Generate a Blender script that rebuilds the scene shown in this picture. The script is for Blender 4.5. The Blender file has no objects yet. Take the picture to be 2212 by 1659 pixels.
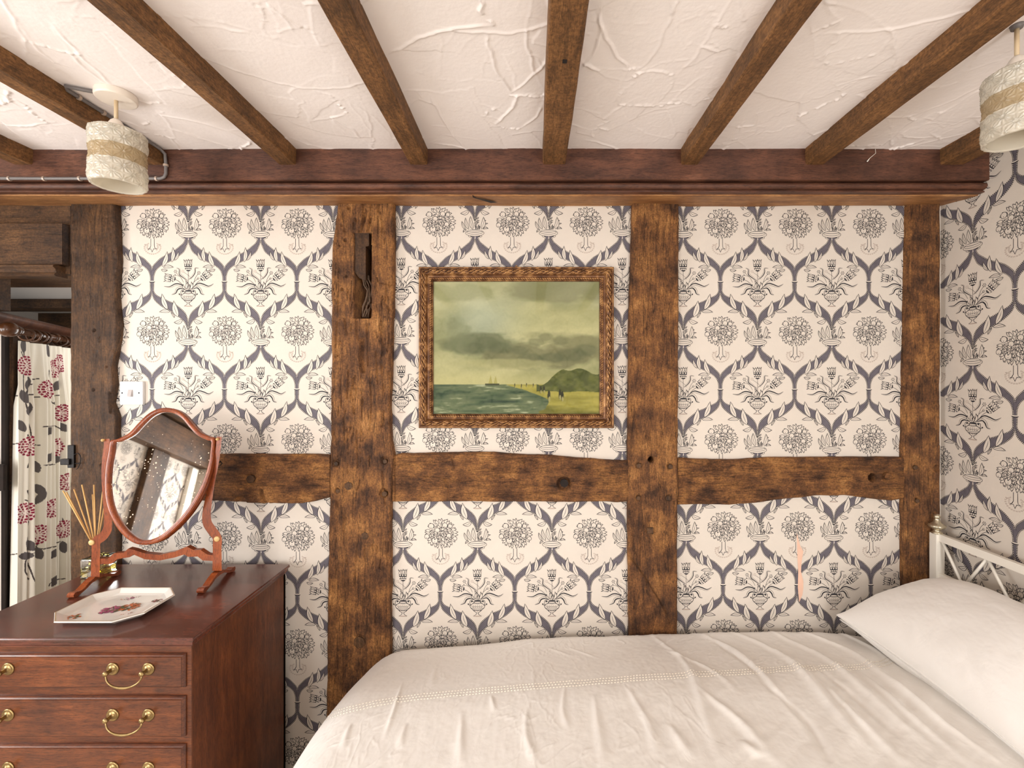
import bpy, math, random
import numpy as np
from mathutils import Vector, Matrix

# ------------------------------------------------------------------ camera, light, exposure
F = 1003.0            # focal length in pixels of the 2212 px wide frame
CX, CY, EYE = 1150.0, 822.0, 1.5
WALL = 1.70           # distance of the papered back wall
sc = bpy.context.scene
C = sc.collection
cam_d = bpy.data.cameras.new('camera')
cam = bpy.data.objects.new('camera', cam_d)
C.objects.link(cam)
cam.location = (0, 0, EYE)
cam.rotation_euler = (math.radians(90), 0, 0)
cam_d.sensor_width = 36.0
cam_d.lens = 36.0 * F / 2212.0
cam_d.shift_x = (1106 - CX) / 2212.0
cam_d.shift_y = (CY - 829.5) / 2212.0
cam_d.clip_start = 0.02
sc.camera = cam
sc.view_settings.view_transform = 'Standard'
sc.view_settings.look = 'None'
sc.view_settings.gamma = 1.0
sc.view_settings.use_curve_mapping = False
sc.view_settings.exposure = 0.17

world = bpy.data.worlds.new('sky')
sc.world = world
world.use_nodes = True
world.node_tree.nodes['Background'].inputs[0].default_value = (0.85, 0.93, 1.0, 1)
world.node_tree.nodes['Background'].inputs[1].default_value = 1.2

def area_light(name, loc, target, sx, sy, power, col):
    l = bpy.data.lights.new(name, 'AREA')
    l.shape = 'RECTANGLE'; l.size = sx; l.size_y = sy
    l.energy = power; l.color = col
    o = bpy.data.objects.new(name, l)
    o.location = loc
    o.rotation_euler = (Vector(target) - Vector(loc)).to_track_quat('-Z', 'Y').to_euler()
    C.objects.link(o)
    return o

# daylight through the rear and left windows, plus an added rear fill
area_light('daylight_large_window', (-1.78, -1.70, 1.20), (-1.78, 1.0, 1.20), 1.3, 1.75, 56.0, (1.0, 0.982, 0.965))
area_light('added_rear_fill', (1.12, -1.70, 1.20), (1.12, 1.0, 1.20), .66, 1.6, 50.0, (1.0, 0.982, 0.965))  # invented fill light behind the right rear opening
area_light('daylight_side_window', (-2.66, .42, 1.36), (0, .42, 1.36), 1.0, 1.0, 38.0, (1.0, 0.982, 0.965))
# unseen lamp added in the nook to brighten the curtain
area_light('added_nook_fill', (-1.64, 2.62, 1.35), (-2.4, 2.1, 1.2), .5, .9, 9.0, (1.0, 0.97, 0.93))

# ------------------------------------------------------------------ helpers
def unp(px, py, Y):
    return ((px - CX) * Y / F, Y, EYE + (CY - py) * Y / F)

def PX(px, Y): return (px - CX) * Y / F
def PZ(py, Y): return EYE + (CY - py) * Y / F

def _h(i, j, s):
    v = np.sin(i * 127.1 + j * 311.7 + s * 74.7) * 43758.5453
    return v - np.floor(v)

def vn(x, y, s=0):
    xi = np.floor(x); yi = np.floor(y)
    fx = x - xi; fy = y - yi
    fx = fx * fx * (3 - 2 * fx); fy = fy * fy * (3 - 2 * fy)
    return ((_h(xi, yi, s) * (1 - fx) + _h(xi + 1, yi, s) * fx) * (1 - fy)
            + (_h(xi, yi + 1, s) * (1 - fx) + _h(xi + 1, yi + 1, s) * fx) * fy)

def fbm(x, y, s=0, o=4):
    a = 0.5; t = 0; n = 0
    for k in range(o):
        t = t + a * vn(x, y, s + k * 13); n += a; a *= .5; x = x * 2.03; y = y * 2.03
    return t / n - .5

def catmull(p, n=6, closed=False):
    p = [np.array(q, float) for q in p]
    out = []
    m = len(p)
    rng = range(m) if closed else range(m - 1)
    for i in rng:
        if closed:
            a, b, c, d = p[(i - 1) % m], p[i], p[(i + 1) % m], p[(i + 2) % m]
        else:
            a, b, c, d = p[max(i - 1, 0)], p[i], p[i + 1], p[min(i + 2, m - 1)]
        for k in range(n):
            t = k / n
            out.append(0.5 * ((2 * b) + (-a + c) * t + (2 * a - 5 * b + 4 * c - d) * t * t + (-a + 3 * b - 3 * c + d) * t ** 3))
    if not closed: out.append(p[-1])
    return out

def resample(p, n):
    p = np.array(p, float)
    d = np.concatenate([[0], np.cumsum(np.linalg.norm(np.diff(p, axis=0), axis=1))])
    s = np.linspace(0, d[-1], n)
    return np.stack([np.interp(s, d, p[:, k]) for k in range(p.shape[1])], 1)

class MB:
    """collects shapes in world coordinates; build() links them as one mesh object"""
    def __init__(s): s.v = []; s.f = []; s.m = []; s.sm = []
    def add(s, v, f, m=0, smooth=False):
        b = len(s.v)
        s.v += [tuple(map(float, q)) for q in v]
        for q in f:
            s.f.append([b + i for i in q]); s.m.append(m); s.sm.append(smooth)
        return s
    def box(s, x0, x1, y0, y1, z0, z1, m=0):
        v = [(x, y, z) for x in (x0, x1) for y in (y0, y1) for z in (z0, z1)]
        return s.add(v, [(0, 1, 3, 2), (4, 6, 7, 5), (0, 4, 5, 1), (2, 3, 7, 6), (0, 2, 6, 4), (1, 5, 7, 3)], m)
    def cbox(s, x0, x1, y0, y1, z0, z1, c=.003, m=0):
        """box with all edges cut"""
        bm = bmesh_new_box(x0, x1, y0, y1, z0, z1, c)
        return s.add(bm[0], bm[1], m)
    def tube(s, pts, r, n=10, m=0, caps=True, smooth=True, closed=False):
        pts = [Vector(p) for p in pts]
        N = len(pts)
        rr = r if hasattr(r, '__len__') else [r] * N
        up = None; rings = []
        for i, p in enumerate(pts):
            if closed: t = pts[(i + 1) % N] - pts[(i - 1) % N]
            else: t = pts[min(i + 1, N - 1)] - pts[max(i - 1, 0)]
            t.normalize()
            if up is None:
                up = t.orthogonal().normalized()
            else:
                up = (up - t * up.dot(t)).normalized()
            w = t.cross(up)
            rings.append([p + (up * math.cos(2 * math.pi * k / n) + w * math.sin(2 * math.pi * k / n)) * rr[i] for k in range(n)])
        v = [q for ring in rings for q in ring]
        f = []
        for i in range(N if closed else N - 1):
            for k in range(n):
                a = i * n + k; b = i * n + (k + 1) % n
                j = ((i + 1) % N) * n
                f.append((a, b, j + (k + 1) % n, j + k))
        if caps and not closed:
            f.append(tuple(range(n))[::-1]); f.append(tuple((N - 1) * n + k for k in range(n)))
        return s.add(v, f, m, smooth)
    def lathe(s, prof, c, axis=(0, 0, 1), n=32, m=0, smooth=True, caps=True):
        """prof: (radius, height along axis)"""
        ax = Vector(axis).normalized(); u = ax.orthogonal().normalized(); w = ax.cross(u); c = Vector(c)
        v = []
        for r, h in prof:
            for k in range(n):
                a = 2 * math.pi * k / n
                v.append(c + ax * h + (u * math.cos(a) + w * math.sin(a)) * r)
        f = []
        for i in range(len(prof) - 1):
            for k in range(n):
                f.append((i * n + k, i * n + (k + 1) % n, (i + 1) * n + (k + 1) % n, (i + 1) * n + k))
        if caps:
            f.append(tuple(range(n))[::-1]); f.append(tuple((len(prof) - 1) * n + k for k in range(n)))
        return s.add(v, f, m, smooth)
    def prism(s, outline, off, m=0, smooth=False):
        """outline: planar closed 3-d polygon, off: extrusion vector"""
        n = len(outline); off = Vector(off)
        v = [Vector(p) for p in outline] + [Vector(p) + off for p in outline]
        f = [tuple(range(n)), tuple(range(2 * n - 1, n - 1, -1))]
        s.add(v, f, m, False)
        b = len(s.v) - 2 * n
        for i in range(n):
            j = (i + 1) % n
            s.f.append([b + j, b + i, b + n + i, b + n + j]); s.m.append(m); s.sm.append(smooth)
        return s
    def grid(s, G, m=0, smooth=True, flip=False):
        a, b = G.shape[:2]
        v = G.reshape(-1, 3)
        I = np.arange(a * b).reshape(a, b)
        q = np.stack([I[:-1, :-1], I[1:, :-1], I[1:, 1:], I[:-1, 1:]], -1).reshape(-1, 4)
        if flip: q = q[:, ::-1]
        return s.add(v.tolist(), q.tolist(), m, smooth)
    def build(s, name, mats, parent=None, **props):
        if not isinstance(mats, (list, tuple)): mats = [mats]
        me = bpy.data.meshes.new(name)
        off = Vector(parent['_base']) if parent is not None and '_base' in parent else Vector((0, 0, 0))
        vs = [(a - off[0], b - off[1], c - off[2]) for a, b, c in s.v]
        me.from_pydata(vs, [], s.f)
        for mt in mats: me.materials.append(mt)
        me.polygons.foreach_set('material_index', s.m)
        me.polygons.foreach_set('use_smooth', s.sm)
        me.update()
        o = bpy.data.objects.new(name, me)
        C.objects.link(o)
        if parent is not None:
            o.parent = parent; o['_base'] = list(off)
        for k, v in props.items(): o[k] = v
        return o

def bmesh_new_box(x0, x1, y0, y1, z0, z1, c):
    import bmesh
    bm = bmesh.new()
    bmesh.ops.create_cube(bm, size=1)
    for v in bm.verts:
        v.co = ((x0 + x1) / 2 + v.co.x * (x1 - x0), (y0 + y1) / 2 + v.co.y * (y1 - y0), (z0 + z1) / 2 + v.co.z * (z1 - z0))
    bmesh.ops.bevel(bm, geom=bm.edges[:], offset=c, segments=2, profile=.6, affect='EDGES')
    bm.verts.index_update()
    v = [tuple(q.co) for q in bm.verts]; f = [[q.index for q in p.verts] for p in bm.faces]
    bm.free()
    return v, f

def thing(name, base, label, cat, group=None):
    o = bpy.data.objects.new(name, None)
    o.empty_display_size = .05
    o.location = base; o['_base'] = list(base)
    C.objects.link(o)
    o['label'] = label; o['category'] = cat
    if group: o['group'] = group
    return o

def tag(o, label, cat, group=None, kind=None):
    o['label'] = label; o['category'] = cat
    if group: o['group'] = group
    if kind: o['kind'] = kind
    return o

def dup(o, delta, parent=None):
    c = o.copy(); C.objects.link(c); c.parent = parent
    if parent is None:
        c.location = Vector(o.location) + Vector(delta)
    for ch in o.children: dup(ch, (0, 0, 0), c)
    return c

def color_grid(name, G, col, mat, parent=None):
    a, b = G.shape[:2]
    m = MB(); m.grid(G)
    o = m.build(name, mat, parent)
    at = o.data.color_attributes.new('tint', 'FLOAT_COLOR', 'POINT')
    rgba = np.ones((a * b, 4), np.float32); rgba[:, :3] = col.reshape(-1, 3)
    at.data.foreach_set('color', rgba.ravel())
    return o

def srgb(r, g, b):
    f = lambda c: (c / 255 / 12.92) if c / 255 <= .04045 else ((c / 255 + .055) / 1.055) ** 2.4
    return (f(r), f(g), f(b))

# ------------------------------------------------------------------ materials
def newmat(name):
    m = bpy.data.materials.new(name); m.use_nodes = True
    nt = m.node_tree
    return m, nt, nt.nodes['Principled BSDF'], nt.nodes, nt.links

def plain(name, col, rough=.6, metal=0., var=.0, vscale=30, bump=0., bscale=200, coat=0., spec=.5):
    m, nt, P, N, L = newmat(name)
    P.inputs['Base Color'].default_value = (*col, 1)
    P.inputs['Roughness'].default_value = rough
    P.inputs['Metallic'].default_value = metal
    P.inputs['Coat Weight'].default_value = coat
    P.inputs['Specular IOR Level'].default_value = spec
    tc = N.new('ShaderNodeTexCoord')
    if var:
        n = N.new('ShaderNodeTexNoise'); n.inputs['Scale'].default_value = vscale; n.inputs['Detail'].default_value = 5
        L.new(tc.outputs['Object'], n.inputs['Vector'])
        r = N.new('ShaderNodeValToRGB')
        r.color_ramp.elements[0].position = .3; r.color_ramp.elements[1].position = .7
        r.color_ramp.elements[0].color = (*[c * (1 - var) for c in col], 1)
        r.color_ramp.elements[1].color = (*[min(1, c * (1 + var)) for c in col], 1)
        L.new(n.outputs['Fac'], r.inputs[0]); L.new(r.outputs[0], P.inputs['Base Color'])
    if bump:
        n = N.new('ShaderNodeTexNoise'); n.inputs['Scale'].default_value = bscale; n.inputs['Detail'].default_value = 4
        L.new(tc.outputs['Object'], n.inputs['Vector'])
        b = N.new('ShaderNodeBump'); b.inputs['Strength'].default_value = bump; b.inputs['Distance'].default_value = .002
        L.new(n.outputs['Fac'], b.inputs['Height']); L.new(b.outputs[0], P.inputs['Normal'])
    return m

def wood(name, axis, stops, scale=1., rough=.55, bump=.5, coat=0., blotch=.5, streak=1.0, cracks=0., stretch=9.):
    """stops: list of (pos, srgb) ; grain runs along axis"""
    m, nt, P, N, L = newmat(name)
    tc = N.new('ShaderNodeTexCoord')
    oi = N.new('ShaderNodeObjectInfo')
    ad = N.new('ShaderNodeVectorMath'); ad.operation = 'MULTIPLY_ADD'
    cb = N.new('ShaderNodeCombineXYZ')
    for k in range(3): L.new(oi.outputs['Random'], cb.inputs[k])
    ad.inputs[1].default_value = (7.3, 5.1, 9.7)
    L.new(cb.outputs[0], ad.inputs[0]); L.new(tc.outputs['Object'], ad.inputs[2])
    mp = N.new('ShaderNodeMapping')
    s = [stretch * scale * 3] * 3; s['xyz'.index(axis)] = 3.0 * scale
    mp.inputs['Scale'].default_value = s
    L.new(ad.outputs[0], mp.inputs[0])
    n1 = N.new('ShaderNodeTexNoise'); n1.inputs['Scale'].default_value = 1.6 * streak; n1.inputs['Detail'].default_value = 9
    n1.inputs['Roughness'].default_value = .76; n1.inputs['Distortion'].default_value = .6
    L.new(mp.outputs[0], n1.inputs['Vector'])
    n2 = N.new('ShaderNodeTexNoise'); n2.inputs['Scale'].default_value = 6.5 * scale; n2.inputs['Detail'].default_value = 5
    n2.inputs['Roughness'].default_value = .6
    L.new(ad.outputs[0], n2.inputs['Vector'])
    mx = N.new('ShaderNodeMix'); mx.data_type = 'FLOAT'
    mx.inputs[0].default_value = blotch
    L.new(n1.outputs['Fac'], mx.inputs[2]); L.new(n2.outputs['Fac'], mx.inputs[3])
    r = N.new('ShaderNodeValToRGB')
    el = r.color_ramp.elements
    while len(el) < len(stops): el.new(.5)
    for e, (p, c) in zip(el, stops):
        e.position = p; e.color = (*srgb(*c), 1)
    L.new(mx.outputs[0], r.inputs[0])
    # fine dark pores
    n3 = N.new('ShaderNodeTexNoise'); n3.inputs['Scale'].default_value = 14; n3.inputs['Detail'].default_value = 6
    n3.inputs['Roughness'].default_value = .75
    L.new(mp.outputs[0], n3.inputs['Vector'])
    r3 = N.new('ShaderNodeMapRange'); r3.inputs[1].default_value = .38; r3.inputs[2].default_value = .52
    r3.inputs[3].default_value = .5; r3.inputs[4].default_value = 1.0
    L.new(n3.outputs['Fac'], r3.inputs[0])
    mc = N.new('ShaderNodeMix'); mc.data_type = 'RGBA'; mc.blend_type = 'MULTIPLY'; mc.inputs[0].default_value = 1
    L.new(r.outputs[0], mc.inputs[6]); L.new(r3.outputs[0], mc.inputs[7])
    src = mc.outputs[2]; ck = None
    if cracks:
        # drying cracks along the grain and rough speckle
        mp2 = N.new('ShaderNodeMapping'); s2 = [26.0 * scale] * 3; s2['xyz'.index(axis)] = 1.6 * scale
        mp2.inputs['Scale'].default_value = s2; L.new(ad.outputs[0], mp2.inputs[0])
        nc = N.new('ShaderNodeTexNoise'); nc.inputs['Scale'].default_value = 1.0; nc.inputs['Detail'].default_value = 3; nc.inputs['Distortion'].default_value = .35
        L.new(mp2.outputs[0], nc.inputs['Vector'])
        sb = N.new('ShaderNodeMath'); sb.operation = 'SUBTRACT'; sb.inputs[1].default_value = .56; L.new(nc.outputs['Fac'], sb.inputs[0])
        ab = N.new('ShaderNodeMath'); ab.operation = 'ABSOLUTE'; L.new(sb.outputs[0], ab.inputs[0])
        ck = N.new('ShaderNodeMapRange'); ck.inputs[1].default_value = .0; ck.inputs[2].default_value = .014; ck.inputs[3].default_value = 1 - cracks; ck.inputs[4].default_value = 1
        L.new(ab.outputs[0], ck.inputs[0])
        ns = N.new('ShaderNodeTexNoise'); ns.inputs['Scale'].default_value = 95 * scale; ns.inputs['Detail'].default_value = 4; ns.inputs['Roughness'].default_value = .7
        L.new(ad.outputs[0], ns.inputs['Vector'])
        sr = N.new('ShaderNodeMapRange'); sr.inputs[1].default_value = .36; sr.inputs[2].default_value = .62; sr.inputs[3].default_value = .62; sr.inputs[4].default_value = 1.22
        L.new(ns.outputs['Fac'], sr.inputs[0])
        mm = N.new('ShaderNodeMath'); mm.operation = 'MULTIPLY'; L.new(ck.outputs[0], mm.inputs[0]); L.new(sr.outputs[0], mm.inputs[1])
        m3 = N.new('ShaderNodeMix'); m3.data_type = 'RGBA'; m3.blend_type = 'MULTIPLY'; m3.inputs[0].default_value = 1
        L.new(src, m3.inputs[6]); L.new(mm.outputs[0], m3.inputs[7]); src = m3.outputs[2]
    L.new(src, P.inputs['Base Color'])
    P.inputs['Roughness'].default_value = rough
    P.inputs['Coat Weight'].default_value = coat
    P.inputs['Coat Roughness'].default_value = .15
    P.inputs['Specular IOR Level'].default_value = .35
    bp = N.new('ShaderNodeBump'); bp.inputs['Strength'].default_value = bump; bp.inputs['Distance'].default_value = .003
    sm = N.new('ShaderNodeMath'); sm.operation = 'ADD'
    L.new(n1.outputs['Fac'], sm.inputs[0]); L.new(n3.outputs['Fac'], sm.inputs[1])
    if ck is not None:
        s4 = N.new('ShaderNodeMath'); s4.operation = 'MULTIPLY_ADD'; s4.inputs[1].default_value = .8
        L.new(ck.outputs[0], s4.inputs[0]); L.new(sm.outputs[0], s4.inputs[2])
        s5 = N.new('ShaderNodeMath'); s5.operation = 'MULTIPLY_ADD'; s5.inputs[1].default_value = .5
        L.new(ns.outputs['Fac'], s5.inputs[0]); L.new(s4.outputs[0], s5.inputs[2]); sm = s5
    L.new(sm.outputs[0], bp.inputs['Height']); L.new(bp.outputs[0], P.inputs['Normal'])
    return m

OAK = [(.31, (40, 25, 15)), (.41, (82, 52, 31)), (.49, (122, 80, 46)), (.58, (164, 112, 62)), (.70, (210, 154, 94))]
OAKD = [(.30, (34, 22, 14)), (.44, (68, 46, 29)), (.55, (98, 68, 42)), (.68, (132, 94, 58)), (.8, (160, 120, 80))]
JOIST = [(.30, (66, 44, 24)), (.45, (108, 74, 42)), (.56, (138, 96, 56)), (.68, (162, 116, 70)), (.8, (182, 136, 88))]
FASC = [(.30, (48, 29, 22)), (.45, (84, 53, 40)), (.56, (108, 69, 51)), (.68, (132, 88, 66)), (.8, (152, 106, 80))]
MAHO = [(.30, (52, 24, 14)), (.44, (84, 42, 22)), (.55, (108, 57, 29)), (.68, (136, 77, 41)), (.8, (160, 98, 56))]
MAHT = [(.30, (56, 28, 22)), (.45, (84, 44, 34)), (.56, (106, 56, 42)), (.7, (128, 72, 52)), (.8, (146, 88, 64))]
MIRW = [(.30, (100, 44, 20)), (.45, (132, 62, 30)), (.58, (156, 80, 40)), (.7, (174, 98, 54)), (.8, (188, 114, 68))]
M = {}
M['oak_z'] = wood('old_oak_upright', 'z', OAK, 1.9, .62, 1.0, blotch=.55, stretch=6, cracks=.6)
M['oak_x'] = wood('old_oak_level', 'x', OAK, 1.9, .62, 1.0, blotch=.6, stretch=5, cracks=.5)
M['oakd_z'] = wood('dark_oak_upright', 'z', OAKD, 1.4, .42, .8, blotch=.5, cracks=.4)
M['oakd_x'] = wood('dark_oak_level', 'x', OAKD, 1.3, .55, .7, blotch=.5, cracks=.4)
M['oakd_y'] = wood('dark_oak_deep', 'y', OAKD, 1.1, .55, .7, blotch=.5)
M['joist'] = wood('joist_oak', 'y', JOIST, 1.3, .6, .5, blotch=.4, cracks=.15)
M['fascia'] = wood('stained_pine', 'x', FASC, 1.2, .42, .35, blotch=.45, stretch=7)
M['maho_x'] = wood('mahogany_level', 'x', MAHO, 1.2, .32, .12, coat=.35, blotch=.4, stretch=8)
M['maho_z'] = wood('mahogany_upright', 'z', [(p, tuple(int(v * .97) for v in c)) for p, c in MAHO], 1.2, .38, .15, coat=.2, blotch=.35, stretch=8)
M['maho_top'] = wood('mahogany_polished', 'x', MAHT, 1.2, .26, .06, coat=.5, blotch=.5, stretch=6)
M['mirror_wood'] = wood('satinwood', 'z', MIRW, 1.6, .3, .05, coat=.4, blotch=.5, stretch=5)
M['rot'] = plain('crumbling_wood', srgb(92, 72, 56), .9, var=.4, vscale=150)
M['dark'] = plain('blackened_wood', srgb(30, 20, 15), .9, var=.3)
M['paper'] = plain('cream_wallpaper', srgb(218, 208, 196), .75, var=.02, vscale=6, bump=.12, bscale=500)
M['ink'] = plain('black_wallpaper_ink', srgb(26, 25, 34), .7)
M['trellis'] = plain('grey_wallpaper_ink', srgb(98, 92, 100), .7, var=.14, vscale=60)
M['taupe'] = plain('taupe_wallpaper_ink', srgb(178, 160, 148), .75)
M['peach'] = plain('bare_pink_plaster', srgb(232, 190, 166), .8, var=.05)
M['white_paint'] = plain('white_plaster_paint', srgb(206, 198, 190), .7, bump=.2, bscale=60)
M['carpet'] = plain('beige_carpet', srgb(206, 196, 182), .95, var=.15, vscale=300, bump=.6, bscale=700)
M['brass'] = plain('aged_brass', srgb(158, 134, 92), .34, 1.0, var=.25, vscale=120)
M['iron'] = plain('black_iron', srgb(38, 36, 36), .5, .7, bump=.4, bscale=300)
M['bone'] = plain('bone_inlay', srgb(214, 176, 116), .4)
M['switch'] = plain('white_plastic', srgb(240, 240, 240), .25)
M['rocker'] = plain('grey_plastic', srgb(188, 180, 178), .3)
M['cream_plastic'] = plain('cream_plastic', srgb(228, 216, 202), .35)
M['cable'] = plain('grey_painted_cable', srgb(112, 106, 104), .45)
M['clip'] = plain('clear_plastic_clip', srgb(170, 150, 134), .3)
M['bedpaint'] = plain('ivory_enamel', srgb(238, 232, 220), .3)
M['champagne'] = plain('champagne_metal', srgb(206, 196, 172), .25, .85)
M['flex'] = plain('gold_flex', srgb(206, 182, 146), .5)
M['reed'] = plain('reed_cane', srgb(214, 168, 106), .6, var=.1)
M['cork'] = plain('pale_collar', srgb(222, 186, 150), .6)
M['curtainpole'] = wood('dark_turned_wood', 'y', [(.3, (50, 28, 16)), (.5, (84, 50, 28)), (.7, (118, 74, 42))], 2, .28, .05, coat=.5)
M['ceramic'] = plain('glazed_porcelain', srgb(236, 232, 224), .12, coat=.6)
M['gilt_line'] = plain('worn_gilt_line', srgb(176, 140, 96), .4)
M['pink'] = plain('plum_flower_glaze', srgb(178, 96, 128), .2)
M['orange'] = plain('orange_flower_glaze', srgb(206, 112, 62), .2)
M['leafg'] = plain('green_leaf_glaze', srgb(96, 100, 72), .2)
M['maroon'] = plain('brown_red_glaze', srgb(150, 62, 62), .2)

def cotton(name, col, bs=900):
    m, nt, P, N, L = newmat(name)
    P.inputs['Base Color'].default_value = (*col, 1)
    P.inputs['Roughness'].default_value = .85
    P.inputs['Sheen Weight'].default_value = .2
    P.inputs['Specular IOR Level'].default_value = .2
    tc = N.new('ShaderNodeTexCoord')
    n = N.new('ShaderNodeTexNoise'); n.inputs['Scale'].default_value = bs; n.inputs['Detail'].default_value = 2
    L.new(tc.outputs['Object'], n.inputs['Vector'])
    n2 = N.new('ShaderNodeTexNoise'); n2.inputs['Scale'].default_value = 22; n2.inputs['Detail'].default_value = 6; n2.inputs['Distortion'].default_value = .8
    L.new(tc.outputs['Object'], n2.inputs['Vector'])
    a = N.new('ShaderNodeMath'); a.operation = 'MULTIPLY_ADD'; a.inputs[1].default_value = .12
    L.new(n.outputs['Fac'], a.inputs[0]); L.new(n2.outputs['Fac'], a.inputs[2])
    b = N.new('ShaderNodeBump'); b.inputs['Strength'].default_value = .35; b.inputs['Distance'].default_value = .004
    L.new(a.outputs[0], b.inputs['Height']); L.new(b.outputs[0], P.inputs['Normal'])
    return m
M['cotton'] = cotton('white_cotton', srgb(248, 244, 238))
M['cotton2'] = cotton('white_pillow_cotton', srgb(248, 244, 239))
M['thread'] = plain('cream_thread', srgb(244, 236, 222), .8)

def attr_mat(name, rough, coat=0., bump=0., sss=False):
    m, nt, P, N, L = newmat(name)
    a = N.new('ShaderNodeAttribute'); a.attribute_name = 'tint'
    L.new(a.outputs['Color'], P.inputs['Base Color'])
    P.inputs['Roughness'].default_value = rough; P.inputs['Coat Weight'].default_value = coat
    P.inputs['Specular IOR Level'].default_value = .25
    tc = N.new('ShaderNodeTexCoord'); n = N.new('ShaderNodeTexNoise'); n.inputs['Scale'].default_value = 700
    L.new(tc.outputs['Object'], n.inputs['Vector'])
    b = N.new('ShaderNodeBump'); b.inputs['Strength'].default_value = bump; b.inputs['Distance'].default_value = .001
    L.new(n.outputs['Fac'], b.inputs['Height']); L.new(b.outputs[0], P.inputs['Normal'])
    return m
M['print'] = attr_mat('art_print', .7)
M['curtain'] = attr_mat('printed_curtain_cotton', .85, bump=.2)

def plaster():
    m, nt, P, N, L = newmat('pink_white_textured_plaster')
    P.inputs['Roughness'].default_value = .7
    P.inputs['Specular IOR Level'].default_value = .3
    tc = N.new('ShaderNodeTexCoord')
    n = N.new('ShaderNodeTexNoise'); n.inputs['Scale'].default_value = 90; n.inputs['Detail'].default_value = 6
    L.new(tc.outputs['Object'], n.inputs['Vector'])
    n2 = N.new('ShaderNodeTexNoise'); n2.inputs['Scale'].default_value = 3; n2.inputs['Detail'].default_value = 3
    L.new(tc.outputs['Object'], n2.inputs['Vector'])
    r = N.new('ShaderNodeValToRGB')
    r.color_ramp.elements[0].color = (*srgb(240, 230, 225), 1); r.color_ramp.elements[1].color = (*srgb(248, 241, 237), 1)
    L.new(n2.outputs['Fac'], r.inputs[0]); L.new(r.outputs[0], P.inputs['Base Color'])
    b = N.new('ShaderNodeBump'); b.inputs['Strength'].default_value = .3; b.inputs['Distance'].default_value = .002
    L.new(n.outputs['Fac'], b.inputs['Height']); L.new(b.outputs[0], P.inputs['Normal'])
    return m
M['plaster'] = plaster()

def gilt():
    m, nt, P, N, L = newmat('bronze_gilt_carving')
    tc = N.new('ShaderNodeTexCoord')
    g = N.new('ShaderNodeNewGeometry')
    n = N.new('ShaderNodeTexNoise'); n.inputs['Scale'].default_value = 45; n.inputs['Detail'].default_value = 6
    L.new(tc.outputs['Object'], n.inputs['Vector'])
    r = N.new('ShaderNodeValToRGB')
    e = r.color_ramp.elements
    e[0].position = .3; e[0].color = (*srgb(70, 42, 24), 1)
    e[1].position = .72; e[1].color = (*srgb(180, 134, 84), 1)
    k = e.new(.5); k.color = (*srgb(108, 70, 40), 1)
    # relief shading put into the gilt colour: high carving lighter, hollows darker
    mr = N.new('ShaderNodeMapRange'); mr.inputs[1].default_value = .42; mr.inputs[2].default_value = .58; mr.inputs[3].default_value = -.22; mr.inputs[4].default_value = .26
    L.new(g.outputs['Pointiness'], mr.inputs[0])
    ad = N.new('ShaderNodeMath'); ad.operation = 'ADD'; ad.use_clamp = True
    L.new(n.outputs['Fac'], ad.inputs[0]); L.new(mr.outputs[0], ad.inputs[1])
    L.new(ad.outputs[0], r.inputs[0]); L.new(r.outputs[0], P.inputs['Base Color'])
    P.inputs['Metallic'].default_value = .4; P.inputs['Roughness'].default_value = .36
    return m
M['gilt'] = gilt()

def mirror_mat():
    m, nt, P, N, L = newmat('foxed_mirror_silver')
    P.inputs['Metallic'].default_value = 1; P.inputs['Roughness'].default_value = .02
    tc = N.new('ShaderNodeTexCoord')
    v = N.new('ShaderNodeTexVoronoi'); v.inputs['Scale'].default_value = 95
    L.new(tc.outputs['Object'], v.inputs['Vector'])
    n = N.new('ShaderNodeTexNoise'); n.inputs['Scale'].default_value = 9
    L.new(tc.outputs['Object'], n.inputs['Vector'])
    mr = N.new('ShaderNodeMapRange'); mr.inputs[1].default_value = .44; mr.inputs[2].default_value = .66; mr.inputs[3].default_value = 0; mr.inputs[4].default_value = .3
    L.new(n.outputs['Fac'], mr.inputs[0])
    lt = N.new('ShaderNodeMath'); lt.operation = 'LESS_THAN'
    L.new(v.outputs['Distance'], lt.inputs[0]); L.new(mr.outputs[0], lt.inputs[1])
    cm = N.new('ShaderNodeMix'); cm.data_type = 'RGBA'
    cm.inputs[6].default_value = (.80, .79, .77, 1); cm.inputs[7].default_value = (*srgb(214, 196, 170), 1)
    L.new(lt.outputs[0], cm.inputs[0]); L.new(cm.outputs[2], P.inputs['Base Color'])
    s = N.new('ShaderNodeMath'); s.operation = 'SUBTRACT'; s.inputs[0].default_value = 1.0
    L.new(lt.outputs[0], s.inputs[1]); L.new(s.outputs[0], P.inputs['Metallic'])
    rr = N.new('ShaderNodeMath'); rr.operation = 'MULTIPLY_ADD'; rr.inputs[1].default_value = .6; rr.inputs[2].default_value = .02
    L.new(lt.outputs[0], rr.inputs[0]); L.new(rr.outputs[0], P.inputs['Roughness'])
    return m
M['mirror'] = mirror_mat()

def glassy(name, col, ior=1.45, rough=0.02, trans=1.0):
    m, nt, P, N, L = newmat(name)
    P.inputs['Base Color'].default_value = (*col, 1)
    P.inputs['Transmission Weight'].default_value = trans
    P.inputs['Roughness'].default_value = rough; P.inputs['IOR'].default_value = ior
    return m
M['glass'] = glassy('clear_glass', (.97, 1, .98))
M['oil'] = glassy('yellow_oil', (.98, .82, .22), 1.4)

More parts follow.
